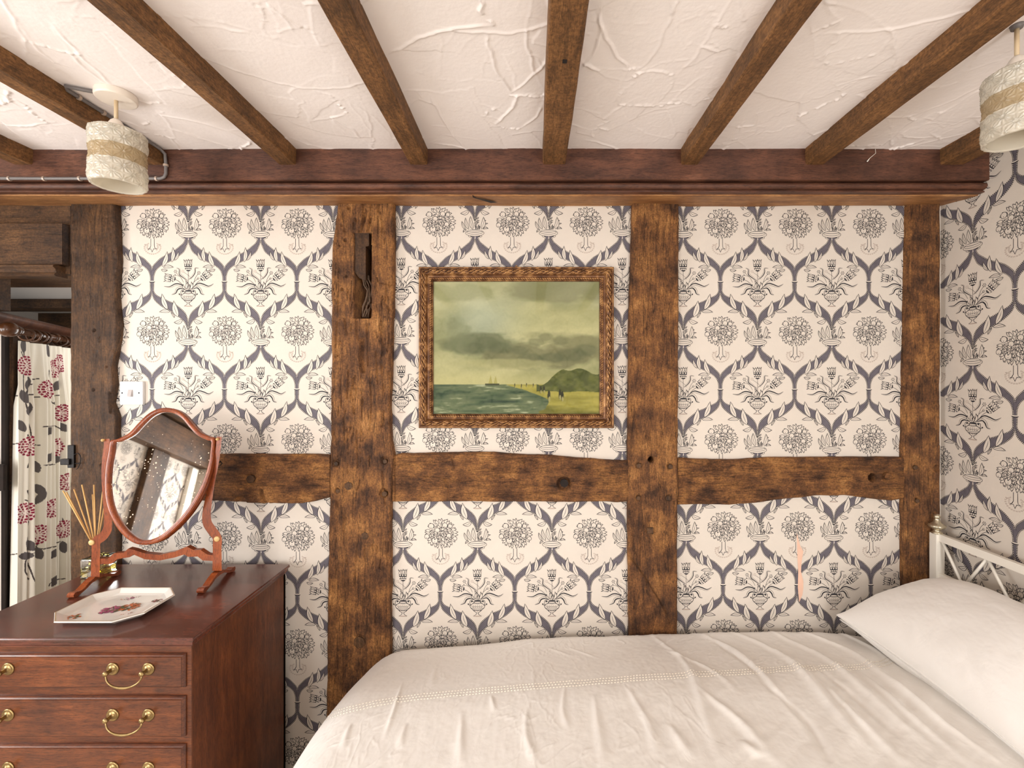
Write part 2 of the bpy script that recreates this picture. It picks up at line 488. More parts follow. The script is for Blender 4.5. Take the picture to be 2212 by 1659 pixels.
def pane():
    m = bpy.data.materials.new('thin_glass_pane'); m.use_nodes = True
    N = m.node_tree.nodes; L = m.node_tree.links; N.clear()
    out = N.new('ShaderNodeOutputMaterial'); t = N.new('ShaderNodeBsdfTransparent'); g = N.new('ShaderNodeBsdfGlossy')
    t.inputs[0].default_value = (.97, .98, .96, 1)
    g.inputs['Roughness'].default_value = .03
    fr = N.new('ShaderNodeFresnel'); fr.inputs[0].default_value = 1.5
    mx = N.new('ShaderNodeMixShader')
    L.new(fr.outputs[0], mx.inputs[0]); L.new(t.outputs[0], mx.inputs[1]); L.new(g.outputs[0], mx.inputs[2]); L.new(mx.outputs[0], out.inputs[0])
    return m
M['pane'] = pane()

def shade_mat(name, col, transp, rough):
    m = bpy.data.materials.new(name); m.use_nodes = True
    N = m.node_tree.nodes; L = m.node_tree.links
    P = N['Principled BSDF']; out = N['Material Output']
    P.inputs['Base Color'].default_value = (*col, 1); P.inputs['Roughness'].default_value = rough
    P.inputs['Coat Weight'].default_value = .8; P.inputs['Coat Roughness'].default_value = .08
    P.inputs['Specular IOR Level'].default_value = .8
    tr = N.new('ShaderNodeBsdfTranslucent'); tr.inputs[0].default_value = (*col, 1)
    mx = N.new('ShaderNodeMixShader'); mx.inputs[0].default_value = .35
    L.new(P.outputs[0], mx.inputs[1]); L.new(tr.outputs[0], mx.inputs[2])
    tp = N.new('ShaderNodeBsdfTransparent'); tp.inputs[0].default_value = (*col, 1)
    m2 = N.new('ShaderNodeMixShader'); m2.inputs[0].default_value = transp
    L.new(mx.outputs[0], m2.inputs[1]); L.new(tp.outputs[0], m2.inputs[2]); L.new(m2.outputs[0], out.inputs[0])
    return m
M['frost'] = shade_mat('frosted_pressed_glass', srgb(238, 232, 218), .15, .2)
M['amber'] = shade_mat('clear_amber_pressed_glass', srgb(226, 210, 180), .5, .04)
#PART2
# ------------------------------------------------------------------ wallpaper pattern (one repeat, drawn in inks)
# units: 1/10.055 px at the wall scale of 590 px/m; x right, y down, origin between two trellis rings
PU = 1.0 / (10.055 * 590.0)
PW, PH = 1600.0, 2338.0
PAPER, INK, TREL, TAUP, PEACH = 0, 1, 2, 3, 4

class Tile:
    def __init__(s): s.v = []; s.f = []; s.m = []; s.lay = 0
    def poly(s, pts, m, lay=None):
        if lay is None: s.lay += 1; lay = s.lay
        b = len(s.v)
        s.v += [(float(p[0]), float(p[1]), lay) for p in pts]
        s.f.append(list(range(b, b + len(pts)))); s.m.append(m)
    def strip(s, A, B, m, lay=None):
        if lay is None: s.lay += 1; lay = s.lay
        b = len(s.v); n = len(A)
        for p, q in zip(A, B):
            s.v.append((float(p[0]), float(p[1]), lay)); s.v.append((float(q[0]), float(q[1]), lay))
        for i in range(n - 1):
            s.f.append([b + 2 * i, b + 2 * i + 2, b + 2 * i + 3, b + 2 * i + 1]); s.m.append(m)
    def stroke(s, pts, w, m=INK, smooth=True, taper=False, lay=None):
        p = np.array(catmull(pts, 5) if smooth and len(pts) > 2 else pts, float)[:, :2]
        t = np.gradient(p, axis=0); t /= (np.linalg.norm(t, axis=1)[:, None] + 1e-9)
        nrm = np.stack([-t[:, 1], t[:, 0]], 1)
        ww = np.full(len(p), w / 2.0)
        if taper: ww = ww * (.25 + .75 * np.sin(np.pi * np.linspace(0.02, .98, len(p))))
        s.strip(p + nrm * ww[:, None], p - nrm * ww[:, None], m, lay)
    def ell(s, cx, cy, rx, ry, m, n=14, a0=0, lay=None):
        s.poly([(cx + rx * math.cos(2 * math.pi * k / n + a0), cy + ry * math.sin(2 * math.pi * k / n + a0)) for k in range(n)], m, lay)
    def leaf(s, base, tip, w, curve=0., line=8.5, rib=True, fill=PAPER):
        b = np.array(base, float); t = np.array(tip, float)
        d = t - b; L = np.hypot(*d); d /= L; nn = np.array([-d[1], d[0]])
        def outline(ins):
            A = []; B = []
            for k in range(9):
                u = k / 8.0
                c = b + d * (ins * 1.2 + u * (L - ins * 3.0)) + nn * curve * L * math.sin(math.pi * u) * .5
                h = max(0., w / 2 * (math.sin(math.pi * (u ** .8)) ** .8 if 0 < u < 1 else 0) - ins)
                A.append(c + nn * h); B.append(c - nn * h)
            return A, B
        A, B = outline(0.); s.strip(A, B, INK)
        A, B = outline(line); s.strip(A, B, fill)
        if rib:
            s.stroke([b + d * L * .1, b + d * L * .45 + nn * curve * L * .5, b + d * L * .72 + nn * curve * L * .4], 5 + w * .03, INK, taper=True)

def make_tile():
    T = Tile()
    mir = lambda pts: [(-x, y) for x, y in pts]
    def branch(E1, E2, mirror):
        if mirror: E1, E2 = mir(E1), mir(E2)
        n = 46
        A = resample(catmull(E1, 6), n); B = resample(catmull(E2, 6), n)
        W = np.linalg.norm(B - A, axis=1)[:, None] + 1e-6
        ins = lambda d: (A + (B - A) * np.minimum(d / W, .5), B + (A - B) * np.minimum(d / W, .5))
        l = T.lay
        T.strip(A, B, INK, l + 1)
        a, b = ins(27.); T.strip(a, b, TREL, l + 2)
        # pale beads along both edges
        for E in ins(13.):
            P = resample(E, int(1150 / 25))
            for p in P:
                T.ell(p[0], p[1], 9, 9, PAPER, 6, lay=l + 3)
        T.lay = l + 3
    low_o = [(-752, 8), (-752, 110), (-755, 210), (-695, 290), (-575, 350), (-435, 420), (-315, 470), (-165, 580), (-65, 680), (-15, 790), (5, 950), (3, 1040)]
    low_i = [(-803, 8), (-801, 150), (-797, 290), (-755, 400), (-655, 500), (-555, 570), (-385, 655), (-255, 745), (-125, 845), (-65, 930), (-40, 1000), (-23, 1040)]
    upp_o = [(-50, 1385), (-73, 1417), (-113, 1497), (-193, 1567), (-293, 1647), (-393, 1707), (-473, 1747), (-613, 1827), (-693, 1897), (-785, 1998), (-802, 2090), (-803, 2325)]
    upp_i = [(5, 1385), (4, 1440), (-3, 1497), (-33, 1577), (-93, 1697), (-213, 1797), (-353, 1887), (-503, 1957), (-603, 2010), (-675, 2068), (-720, 2128), (-752, 2228), (-757, 2325)]
    for mm in (False, True):
        branch(low_o, low_i, mm); branch(upp_o, upp_i, mm)
    # solid grey heart where two bands run together, above and below the ring
    T.poly([(-797, 2030), (-775, 2110), (-772, 2325), (-822, 2325), (-819, 2110)], TREL)
    T.poly([(-797, 285), (-776, 200), (-772, 12), (-822, 12), (-818, 200)], TREL)
    leaves = [((-455, 615), (-582, 262), 112, -.12), ((-395, 655), (-645, 665), 78, .15), ((-300, 790), (-388, 665), 46, .1),
              ((-225, 775), (-322, 412), 128, -.12), ((-120, 830), (-320, 890), 92, -.25),
              ((-313, 1887), (-208, 1677), 62, .2), ((-363, 1922), (-338, 1592), 92, .12),
              ((-573, 2022), (-463, 1682), 104, .15), ((-555, 2040), (-318, 2032), 74, -.2), ((-600, 2080), (-450, 2092), 62, .2)]
    for b, t, w, c in leaves:
        T.leaf(b, t, w, c); T.leaf((-b[0], b[1]), (-t[0], t[1]), w, -c)
    # ring at the trellis neck (left column only: the right one belongs to the next repeat)
    T.ell(-797, 8, 66, 17, INK); T.ell(-797, -2, 62, 11, PAPER)
    # leaf crown in a ring
    R = lambda x, y: (x - 953, y + 517)
    l0 = T.lay
    T.ell(*R(960, 868), 152, 46, INK); T.ell(*R(960, 868), 143, 38, PAPER); T.ell(*R(960, 866), 118, 27, INK)
    T.poly([R(905, 850), R(1010, 850), R(1030, 905), R(958, 930), R(885, 905)], TREL)
    T.stroke([R(958, 850), R(958, 925)], 16, PAPER)
    for b, t, w, c in [((1130, 715), (1250, 708), 50, -.4), ((1120, 690), (1245, 588), 52, -.4), ((1100, 640), (1200, 520), 50, -.3), ((770, 725), (692, 790), 50, .3),
                       ((960, 640), (1042, 448), 52, -.2), ((960, 690), (1050, 560), 44, -.4), ((960, 660), (1060, 520), 40, -.4), ((745, 725), (668, 540), 62, -.1), ((820, 725), (748, 462), 74, -.15),
                       ((1000, 722), (1040, 610), 34, .1), ((970, 722), (985, 640), 30, 0), ((905, 722), (860, 430), 88, -.12), ((1100, 722), (1138, 448), 92, .15), ((1040, 722), (1060, 640), 30, .1)]:
        T.leaf(R(*b), R(*t), w, c)
    T.ell(*R(950, 800), 206, 76, INK, 22); T.ell(*R(950, 800), 197, 67, PAPER, 22)
    T.ell(*R(950, 785), 178, 44, INK, 22); T.ell(*R(950, 786), 170, 37, PAPER, 22)
    T.ell(*R(950, 760), 160, 26, INK, 22); T.ell(*R(950, 757), 150, 19, PAPER, 22)
    for k in range(-6, 7):
        x = 950 + k * 25; y = 828 - 22 * (k / 6.0) ** 2
        T.ell(*R(x, y - 4), 6, 6, INK, 6, lay=T.lay + 1)
        T.stroke([R(x - 9, y + 12), R(x + 9, y + 12)], 5, TAUP, False, lay=T.lay + 1)
    T.lay = l0 + 4
    # tulips
    def tulip(cx, cy, ang, sc_, bold):
        ca, sa = math.cos(ang), math.sin(ang)
        def q(x, y): x -= 1355; y -= 470; x *= sc_; y *= sc_; return (cx + x * ca - y * sa, cy + x * sa + y * ca)
        T.poly([q(*p) for p in catmull([(1262, 250), (1270, 330), (1278, 400), (1310, 450), (1355, 472), (1400, 455), (1430, 400), (1436, 330), (1440, 250)], 3)] + [q(*p) for p in [(1446, 198), (1412, 240), (1402, 202), (1382, 244), (1360, 198), (1335, 246), (1312, 208), (1294, 248), (1250, 205)]], INK)
        l = T.lay + 1
        g = .90 if bold else .98
        for y, xs in ((340, (1298, 1350, 1405)), (388, (1290, 1330, 1372, 1414)), (428, (1318, 1356, 1394))):
            for x in xs: T.ell(*q(x, y), 20 * g * sc_, 18 * g * sc_, PAPER, 8, ang, lay=l)
        for a, b, c in (((1268, 240), (1300, 312), (1278, 316)), ((1300, 250), (1326, 300), (1308, 312)), ((1335, 262), (1352, 306), (1330, 306)), ((1362, 226), (1376, 300), (1356, 300)), ((1388, 250), (1398, 305), (1382, 305)), ((1432, 232), (1428, 314), (1406, 310))):
            T.poly([q(*a), q(*b), q(*c)], PAPER, lay=l)
        l += 1
        T.poly([q(*p_) for p_ in ((1264, 236), (1292, 270), (1312, 230), (1336, 270), (1360, 224), (1384, 268), (1402, 226), (1414, 264), (1434, 224), (1426, 318), (1278, 318))], PAPER, lay=l)
        l += 1
        for a, b in (((1292, 268), (1322, 320)), ((1336, 268), (1318, 320)), ((1336, 268), (1354, 320)), ((1384, 266), (1366, 320)), ((1384, 266), (1402, 320)), ((1414, 262), (1396, 320))):
            T.stroke([q(*a), q(*b)], 8 if bold else 6, INK, False, lay=l)
        T.lay = l
    V = lambda x, y: (x - 1355, y - 690)
    for p, w in (([(1355, 470), (1357, 600), (1360, 870)], 7), ([(1070, 650), (1150, 690), (1280, 815)], 8), ([(1650, 650), (1560, 710), (1470, 820)], 8),
                 ([(1250, 710), (1180, 590), (1078, 555)], 6), ([(1240, 690), (1190, 600), (1085, 500)], 6), ([(1480, 700), (1520, 600), (1580, 520)], 7),
                 ([(1470, 720), (1520, 670), (1570, 630)], 7), ([(1430, 640), (1360, 560), (1250, 485)], 5)):
        T.stroke([V(*q) for q in p], w, lay=T.lay + 1)
    T.lay += 1
    tulip(*V(1355, 470), 0, 1., True); tulip(*V(1075, 640), math.radians(-80), .98, False); tulip(*V(1640, 655), math.radians(48), 1., False)
    l = T.lay + 1
    for (x, y, r, mm) in ((1075, 475, 40, INK), (1240, 470, 34, TAUP), (1590, 505, 42, INK), (1575, 625, 30, INK)):
        for k in range(6):
            a = k * math.pi / 3
            T.ell(*V(x + r * .72 * math.cos(a), y + r * .72 * math.sin(a)), r * .24, r * .24, mm, 6, lay=l)
        T.ell(*V(x, y), r * .2, r * .2, mm, 6, lay=l)
    T.ell(*V(1065, 550), 13, 13, INK, 7, lay=l); T.lay = l
    def ribbon(pts, w, flip=1):
        P = np.array(catmull([V(*q) for q in pts], 5)); t = np.gradient(P, axis=0); t /= np.linalg.norm(t, axis=1)[:, None]
        nn = np.stack([-t[:, 1], t[:, 0]], 1); u = np.linspace(0, 1, len(P)); h = (w / 2 * np.sin(np.pi * u ** .8) ** .8)[:, None]
        T.strip(P + nn * h, P - nn * h, INK)
        off = nn * flip * h * .34; hh = np.maximum(h * .48 - 1.5, 0)
        T.strip(P + off + nn * hh, P + off - nn * hh, PAPER)
    ribbon([(1290, 855), (1200, 775), (1080, 755), (950, 810), (815, 795)], 52, -1)
    ribbon([(1300, 870), (1190, 830), (1110, 860), (1070, 940), (985, 978)], 56, 1)
    ribbon([(1450, 840), (1580, 745), (1690, 765), (1810, 802), (1918, 738)], 52, 1)
    ribbon([(1430, 860), (1550, 815), (1620, 870), (1650, 950), (1715, 978)], 56, -1)
    ribbon([(1350, 680), (1250, 600), (1170, 530), (1165, 430), (1095, 395)], 40, 1)
    ribbon([(1365, 650), (1450, 575), (1500, 490), (1510, 400), (1595, 405)], 36, -1)
    for b, t, w, c in (((1300, 870), (1240, 740), 44, -.3), ((1310, 860), (1290, 660), 58, .35), ((1330, 870), (1345, 690), 50, -.2), ((1440, 870), (1475, 720), 62, -.4), ((1400, 875), (1420, 690), 60, .3), ((1370, 880), (1380, 740), 40, 0)):
        T.leaf(V(*b), V(*t), w, c, rib=False)
    # urn
    body = [(1290, 900), (1270, 940), (1205, 975), (1190, 1015), (1210, 1055), (1250, 1090), (1290, 1130), (1325, 1150), (1330, 1180), (1300, 1205), (1262, 1222)]
    full = body + [(1355, 1236)] + [(2710 - x, y) for x, y in body[::-1]]
    T.poly([V(*q) for q in full], INK)
    inner = [(1298, 912), (1282, 950), (1215, 982), (1203, 1015), (1222, 1050), (1260, 1083), (1298, 1122), (1335, 1146), (1340, 1184), (1312, 1208), (1290, 1218)]
    T.poly([V(*q) for q in inner + [(1355, 1224)] + [(2710 - x, y) for x, y in inner[::-1]]], PAPER)
    l = T.lay + 1
    for p in ([(1280, 950), (1355, 962), (1430, 950)], [(1215, 1052), (1355, 1068), (1495, 1052)], [(1248, 1082), (1355, 1098), (1462, 1082)], [(1325, 1150), (1355, 1156), (1385, 1150)], [(1275, 930), (1355, 942), (1435, 930)]):
        T.stroke([V(*q) for q in p], 9, lay=l)
    zz = [(1225, 985)]
    for k in range(6): zz += [(1246 + k * 43, 1035), (1268 + k * 43, 985)]
    T.stroke([V(*q) for q in zz], 10, INK, False, lay=l)
    for k in range(5): T.ell(*V(1269 + k * 43, 1030), 9, 14, INK, 6, lay=l)
    for k in range(5): T.ell(*V(1290 + k * 33, 1112 - abs(k - 2) * 4), 10, 15, INK, 6, lay=l)
    T.ell(*V(1362, 893), 76, 17, INK, lay=l); T.ell(*V(1355, 1228), 92, 12, TAUP, lay=l + 1)
    for sgn in (1, -1):
        h = [(1285, 925), (1240, 885), (1200, 895), (1195, 940), (1200, 990), (1165, 978)]
        T.stroke([V(x if sgn > 0 else 2710 - x, y) for x, y in h], 10, lay=l)
        T.ell(*V(1235 if sgn > 0 else 1475, 908), 18, 18, INK, 8, lay=l); T.ell(*V(1160 if sgn > 0 else 1552, 965), 16, 16, INK, 8, lay=l)
    T.lay = l + 1
    # tree of fruit, one per trellis column
    G = lambda x, y: (x - 953 - 1600, y + 517)
    rnd = random.Random(5)
    l0 = T.lay; T.lay = 4
    T.poly([G(*q) for q in [(1722, 890), (1722, 1050), (1700, 1092), (1655, 1130), (1722, 1118), (1755, 1192), (1790, 1118), (1868, 1115), (1815, 1085), (1808, 1040), (1806, 890)]], INK)
    T.poly([G(*q) for q in [(1733, 890), (1733, 1052), (1715, 1094), (1690, 1117), (1728, 1106), (1755, 1170), (1784, 1106), (1838, 1108), (1806, 1090), (1797, 1040), (1796, 890)]], PAPER)
    cx, cy = 1778, 570
    for k in range(34):
        a = 2 * math.pi * (k + rnd.uniform(-.25, .25)) / 34
        rx, ry = 355 + rnd.uniform(-15, 15), 335 + rnd.uniform(-18, 18)
        tip = (cx + rx * math.sin(a), cy - ry * math.cos(a))
        droop = a + (.25 if math.sin(a) > 0 else -.25) * (-math.cos(a) * .6 + .3)
        base = (cx + (rx - 125) * math.sin(a - (.12 if math.sin(a) > 0 else -.12)), cy - (ry - 125) * math.cos(a - (.12 if math.sin(a) > 0 else -.12)))
        T.leaf(G(*base), G(*tip), 62, rnd.uniform(-.25, .25), 7.5, rib=False)
    for rr_, nn_ in ((255, 24), (185, 16), (115, 10), (40, 5)):
        for k in range(nn_):
            a = 2 * math.pi * (k + rnd.uniform(-.3, .3)) / nn_
            r1 = rr_ + rnd.uniform(-14, 14)
            tip = (cx + r1 * math.sin(a), cy - r1 * .95 * math.cos(a) + 20)
            bx, by = cx + (r1 - 110) * math.sin(a) * .9, cy - (r1 - 115) * .9 * math.cos(a)
            T.leaf(G(bx, by), G(*tip), 62, rnd.uniform(-.3, .3), 7.5, rib=(k % 2 == 0))
    for (x, y, r) in ((1560, 400, 62), (1468, 628, 55), (1690, 490, 56), (1855, 385, 58), (1965, 402, 50), (1640, 715, 68), (1940, 610, 54), (2070, 672, 47)):
        T.ell(*G(x, y), r, r, INK, 16); T.ell(*G(x, y), r - 9, r - 9, PAPER, 16)
        T.ell(*G(x - 5, y + r * .45), 8, 8, INK, 6)
    for k in range(6):
        T.leaf(G(1600 + k * 70, 560 + (k % 3) * 60), G(1570 + k * 80 + rnd.uniform(-20, 20), 650 + (k % 3) * 55), 48, .1, 8.5, rib=False)
    for ring, n in ((0, 16), (1, 12)):
        for k in range(n):
            a = math.pi * (-.12 + 1.24 * k / (n - 1))
            x = 1768 + (178 - ring * 60) * math.cos(a); y = 1078 + (150 - ring * 58) * math.sin(a)
            if ring and abs(x - 1768) < 85: continue
            for j in range(3):
                T.stroke([G(x - 14 + j * 12, y - 13), G(x - 17 + j * 12, y + 13)], 6, TAUP, False, lay=2)
    for k in range(4):
        for sgn in (-1, 1):
            T.stroke([G(1768 + sgn * (90 + k * 22), 985 + k * 12), G(1768 + sgn * (90 + k * 22), 1012 + k * 12)], 12, TAUP, False, lay=2)
    T.lay = max(T.lay, l0)
    V_ = np.array(T.v, np.float64)
    n = np.array([len(f) for f in T.f]); start = np.concatenate([[0], np.cumsum(n)[:-1]])
    flat = np.concatenate([np.array(f) for f in T.f])
    cen = np.add.reduceat(V_[flat, :2], start, axis=0) / n[:, None]
    return V_, flat, n, start, np.array(T.m), cen

TILE = make_tile()
print('tile faces', len(TILE[2]), 'layers', TILE[0][:, 2].max())
STEP = 2.2e-6

def paper_panel(acc, x0, z0, sx, sz, rect, to3d):
    """x0, z0: metric plane position of a repeat origin; rect: (xa, xb, za, zb) printed area; to3d(x, z, lift) -> xyz"""
    V_, flat, n, start, mm, cen = TILE
    w, h = PW * PU * sx, PH * PU * sz
    i0, i1 = int(math.floor((rect[0] - x0) / w)) - 1, int(math.ceil((rect[1] - x0) / w)) + 1
    k0, k1 = int(math.floor((z0 - rect[3]) / h)) - 1, int(math.ceil((z0 - rect[2]) / h)) + 1
    for i in range(i0, i1 + 1):
        for k in range(k0, k1 + 1):
            cxm = x0 + i * w + cen[:, 0] * PU * sx; czm = z0 - k * h - cen[:, 1] * PU * sz
            ok = (cxm > rect[0]) & (cxm < rect[1]) & (czm > rect[2]) & (czm < rect[3])
            if not ok.any(): continue
            sel = np.repeat(ok, n)
            fl = flat[sel]; uq, inv = np.unique(fl, return_inverse=True)
            v = V_[uq]
            P = to3d(x0 + i * w + v[:, 0] * PU * sx, z0 - k * h - v[:, 1] * PU * sz, .0003 + v[:, 2] * STEP)
            acc.append((P, inv, n[ok], mm[ok]))

def link_big(name, acc, base, mats):
    """acc: pattern pieces, base: MB with the plain wall shapes"""
    vs = [np.array(base.v, float)]; off = len(base.v)
    fl = [np.array([i for f in base.f for i in f])]; ns = [np.array([len(f) for f in base.f])]; ms = [np.array(base.m)]
    for P, inv, n, m in acc:
        vs.append(P); fl.append(inv + off); off += len(P); ns.append(n); ms.append(m)
    v = np.concatenate(vs); f = np.concatenate(fl); n = np.concatenate(ns); m = np.concatenate(ms)
    me = bpy.data.meshes.new(name)
    me.vertices.add(len(v)); me.vertices.foreach_set('co', v.astype(np.float32).ravel())
    me.loops.add(len(f)); me.loops.foreach_set('vertex_index', f.astype(np.int32))
    me.polygons.add(len(n)); me.polygons.foreach_set('loop_start', np.concatenate([[0], np.cumsum(n)[:-1]]).astype(np.int32))
    for mt in mats: me.materials.append(mt)
    me.polygons.foreach_set('material_index', m.astype(np.int32))
    me.polygons.foreach_set('use_smooth', np.zeros(len(n), bool))
    me.update(calc_edges=True); me.validate()
    o = bpy.data.objects.new(name, me); C.objects.link(o); o['kind'] = 'structure'
    print(name, 'faces', len(n))
    return o

WMATS = [M['paper'], M['ink'], M['trellis'], M['taupe'], M['peach'], M['dark']]
XR = 1.495            # right wall
XL = -2.60            # left wall
YB = -1.60            # wall behind the camera
CEIL = 2.257
NOOKX = -1.60         # opening in the back wall lies left of this

back = lambda x, z, l: np.stack([x, WALL - l, z], 1)
acc = []
def bp(wx, wy, P, rect):
    """wx, wy: pixel of a trellis ring; P: repeat width in px; rect in px"""
    sx = P * 10.055 / PW
    paper_panel(acc, PX(wx, WALL) + 797 * PU * sx, PZ(wy, WALL), sx, 1.0,
                (PX(rect[0], WALL), PX(rect[1], WALL), PZ(rect[3], WALL), PZ(rect[2], WALL)), back)
bp(328.8, 608.0, 156.3, (236, 735, 425, 1020))
bp(642.7, 1284.0, 157.5, (236, 730, 1040, 1700))
bp(946.7, 605.0, 159.0, (835, 1385, 425, 1020))
bp(951.2, 1277.5, 160.8, (828, 1380, 1045, 1560))
bp(1556.2, 608.4, 160.3, (1445, 1985, 425, 1030))
bp(1562.0, 1263.0, 159.6, (1450, 1985, 1045, 1480))
b = MB()
# the papered face is cut where mortise and peg holes run through the timbers
holes = [(PX(762, 1.68), PX(806, 1.68), PZ(692, 1.68), PZ(499, 1.68)), (PX(1400, 1.68), PX(1414, 1.68), PZ(1001, 1.68), PZ(986, 1.68)), (PX(1876, 1.68), PX(1895, 1.68), PZ(1043, 1.68), PZ(1023, 1.68))]
x_ = NOOKX
for hx0, hx1, hz0, hz1 in holes:
    b.box(x_, hx0, WALL, WALL + .12, 0, CEIL + .02); b.box(hx0, hx1, WALL, WALL + .12, 0, hz0); b.box(hx0, hx1, WALL, WALL + .12, hz1, CEIL + .02); x_ = hx1
b.box(x_, XR, WALL, WALL + .12, 0, CEIL + .02)
b.box(NOOKX, XR, WALL + .12, WALL + .16, 0, CEIL + .02, 5)
tear = [(1720.7, 1151), (1728, 1178), (1735, 1191), (1731, 1215), (1730, 1235), (1735, 1255), (1735, 1270), (1733, 1285), (1726, 1301), (1723, 1268), (1724, 1235), (1722, 1200)]
b.add([(PX(x, WALL), WALL - .0011, PZ(y, WALL)) for x, y in tear], [tuple(range(len(tear)))], PEACH)
link_big('wall_back', acc, b, WMATS)

acc = []
right = lambda x, z, l: np.stack([XR - l, -x, z], 1)      # x grows towards the camera
sx = .275 / (PW * PU)
paper_panel(acc, -1.438 + 797 * PU * sx, .996, sx, .394 / (PH * PU), (-WALL, -.75, .35, CEIL), right)
b = MB(); b.box(XR, XR + .15, YB - .1, WALL + .16, 0, CEIL + .02)
link_big('wall_right', acc, b, WMATS)

W3 = (-.10, .94, .84, 1.84)
acc = []
left = lambda x, z, l: np.stack([XL + l, x, z], 1)
paper_panel(acc, .1, 1.2, 1., 1., (YB, W3[0] - .06, .4, 1.84), left)
b = MB(); b.box(XL - .15, XL, YB - .1, W3[0], 0, CEIL + .02); b.box(XL - .15, XL, W3[1], WALL + .2, 0, CEIL + .02)
b.box(XL - .15, XL, W3[0], W3[1], 0, W3[2]); b.box(XL - .15, XL, W3[0], W3[1], W3[3], CEIL + .02)
link_big('wall_left', acc, b, WMATS)

# wall behind the camera: left window opening, plus an invented right one for fill
W1 = (-2.45, -1.13, .32, 2.08); W2 = (.80, 1.45, .40, 2.0)
b = MB()
b.box(XL, W1[0], YB - .1, YB, 0, CEIL); b.box(W1[1], W2[0], YB - .1, YB, 0, CEIL); b.box(W2[1], XR, YB - .1, YB, 0, CEIL)
for w in (W1, W2):
    b.box(w[0], w[1], YB - .1, YB, 0, w[2]); b.box(w[0], w[1], YB - .1, YB, w[3], CEIL)
acc = []
rear = lambda x, z, l: np.stack([x, YB + l, z], 1)
paper_panel(acc, -.3, 1.3, 1., 1., (-1.05, .74, .9, CEIL), rear)
link_big('wall_front', acc, b, WMATS)
for i, w in enumerate((W1, W2)):  # the second frame belongs to the invented fill opening
    f = MB(); t = .05
    f.box(w[0], w[0] + t, YB - .08, YB - .02, w[2], w[3]); f.box(w[1] - t, w[1], YB - .08, YB - .02, w[2], w[3])
    f.box(w[0], w[1], YB - .08, YB - .02, w[2], w[2] + t); f.box(w[0], w[1], YB - .08, YB - .02, w[3] - t, w[3])
    n = 3 if i == 0 else 2
    for k in range(1, n):
        x = w[0] + (w[1] - w[0]) * k / n; f.box(x - .02, x + .02, YB - .07, YB - .03, w[2], w[3])
    f.build('window_%d' % (i + 1), M['bedpaint'], None, kind='structure')

f = MB(); t = .05
for ya, yb_, za, zb in ((W3[0], W3[0] + t, W3[2], W3[3]), (W3[1] - t, W3[1], W3[2], W3[3]), (W3[0], W3[1], W3[2], W3[2] + t), (W3[0], W3[1], W3[3] - t, W3[3]), (.40, .44, W3[2], W3[3])):
    f.box(XL - .07, XL - .02, ya, yb_, za, zb)
f.build('window_3', M['bedpaint'], None, kind='structure')
b = MB(); b.box(XL - .6, XR, YB - .1, 3.2, -.05, 0)
b.build('floor', M['carpet'], None, kind='structure')

# ------------------------------------------------------------------ ceiling with trowelled plaster
def ceiling():
    x0, x1, y0, y1, st = -2.05, XR, .84, 1.535, .0030
    nx = int((x1 - x0) / st); ny = int((y1 - y0) / st)
    X, Y = np.meshgrid(np.linspace(x0, x1, nx), np.linspace(y0, y1, ny), indexing='ij')
    H = np.zeros_like(X)
    rnd = random.Random(11)
    for k in range(330):
        cx = rnd.uniform(x0, x1); cy = rnd.uniform(y0 - .1, y1)
        dens = 1.0
        a = rnd.gauss(1.2, .75); Lh = rnd.uniform(.05, .22); W = rnd.uniform(.03, .085)
        i0 = max(0, int((cx - Lh - x0) / st) - 8); i1 = min(nx, int((cx + Lh - x0) / st) + 8)
        j0 = max(0, int((cy - Lh - y0) / st) - 8); j1 = min(ny, int((cy + Lh - y0) / st) + 8)
        if i1 - i0 < 4 or j1 - j0 < 4: continue
        xs = X[i0:i1, j0:j1] - cx; ys = Y[i0:i1, j0:j1] - cy
        bend = rnd.uniform(-2.5, 2.5)
        u = xs * math.cos(a) + ys * math.sin(a); v = -xs * math.sin(a) + ys * math.cos(a) + bend * u * u
        v = v + .018 * fbm(xs * 22 + k, ys * 22, 3 + k % 7, 3)
        u = u + .03 * fbm(xs * 30, ys * 30 + k, 5 + k % 5, 3)
        ins = (np.abs(u) < Lh) & (np.abs(v) < W)
        lev = rnd.uniform(-.0008, .0012)
        h = H[i0:i1, j0:j1]
        amp = rnd.uniform(.0008, .0030) if rnd.random() < .6 else rnd.uniform(.0003, .0009)
        along = np.clip((Lh - np.abs(u)) / .04, 0, 1)
        new = np.where(ins, h * .25 + lev * .6 + v / W * rnd.uniform(-.0005, .0008), h)
        ridge = amp * np.exp(-((v - W) / .0032) ** 2) * along
        if rnd.random() < .5: ridge = ridge + amp * .7 * np.exp(-((v + W) / .003) ** 2) * along
        endr = amp * 1.2 * np.exp(-((u - Lh) / .004) ** 2) * (np.abs(v) < W) * (vn(v * 160, u * 20 + k, 4) > .4)
        H[i0:i1, j0:j1] = new + ridge + endr
    H += .005 * fbm(X * 2.1, Y * 2.1, 9, 2) + .0008 * fbm(X * 25, Y * 25, 21, 3)
    G = np.stack([X, Y, CEIL - H * 1.15], -1)
    m = MB(); m.grid(G, 0, True, True)
    z = CEIL - .0
    m.box(XL, XR, YB, .84, z, z + .1); m.box(XL, x0, .84, WALL, z, z + .1); m.box(x0, XR, .84, WALL, z + .012, z + .1); m.box(x0, XR, 1.53, WALL, z, z + .02)
    m.build('ceiling', M['plaster'], None, kind='structure')
ceiling()

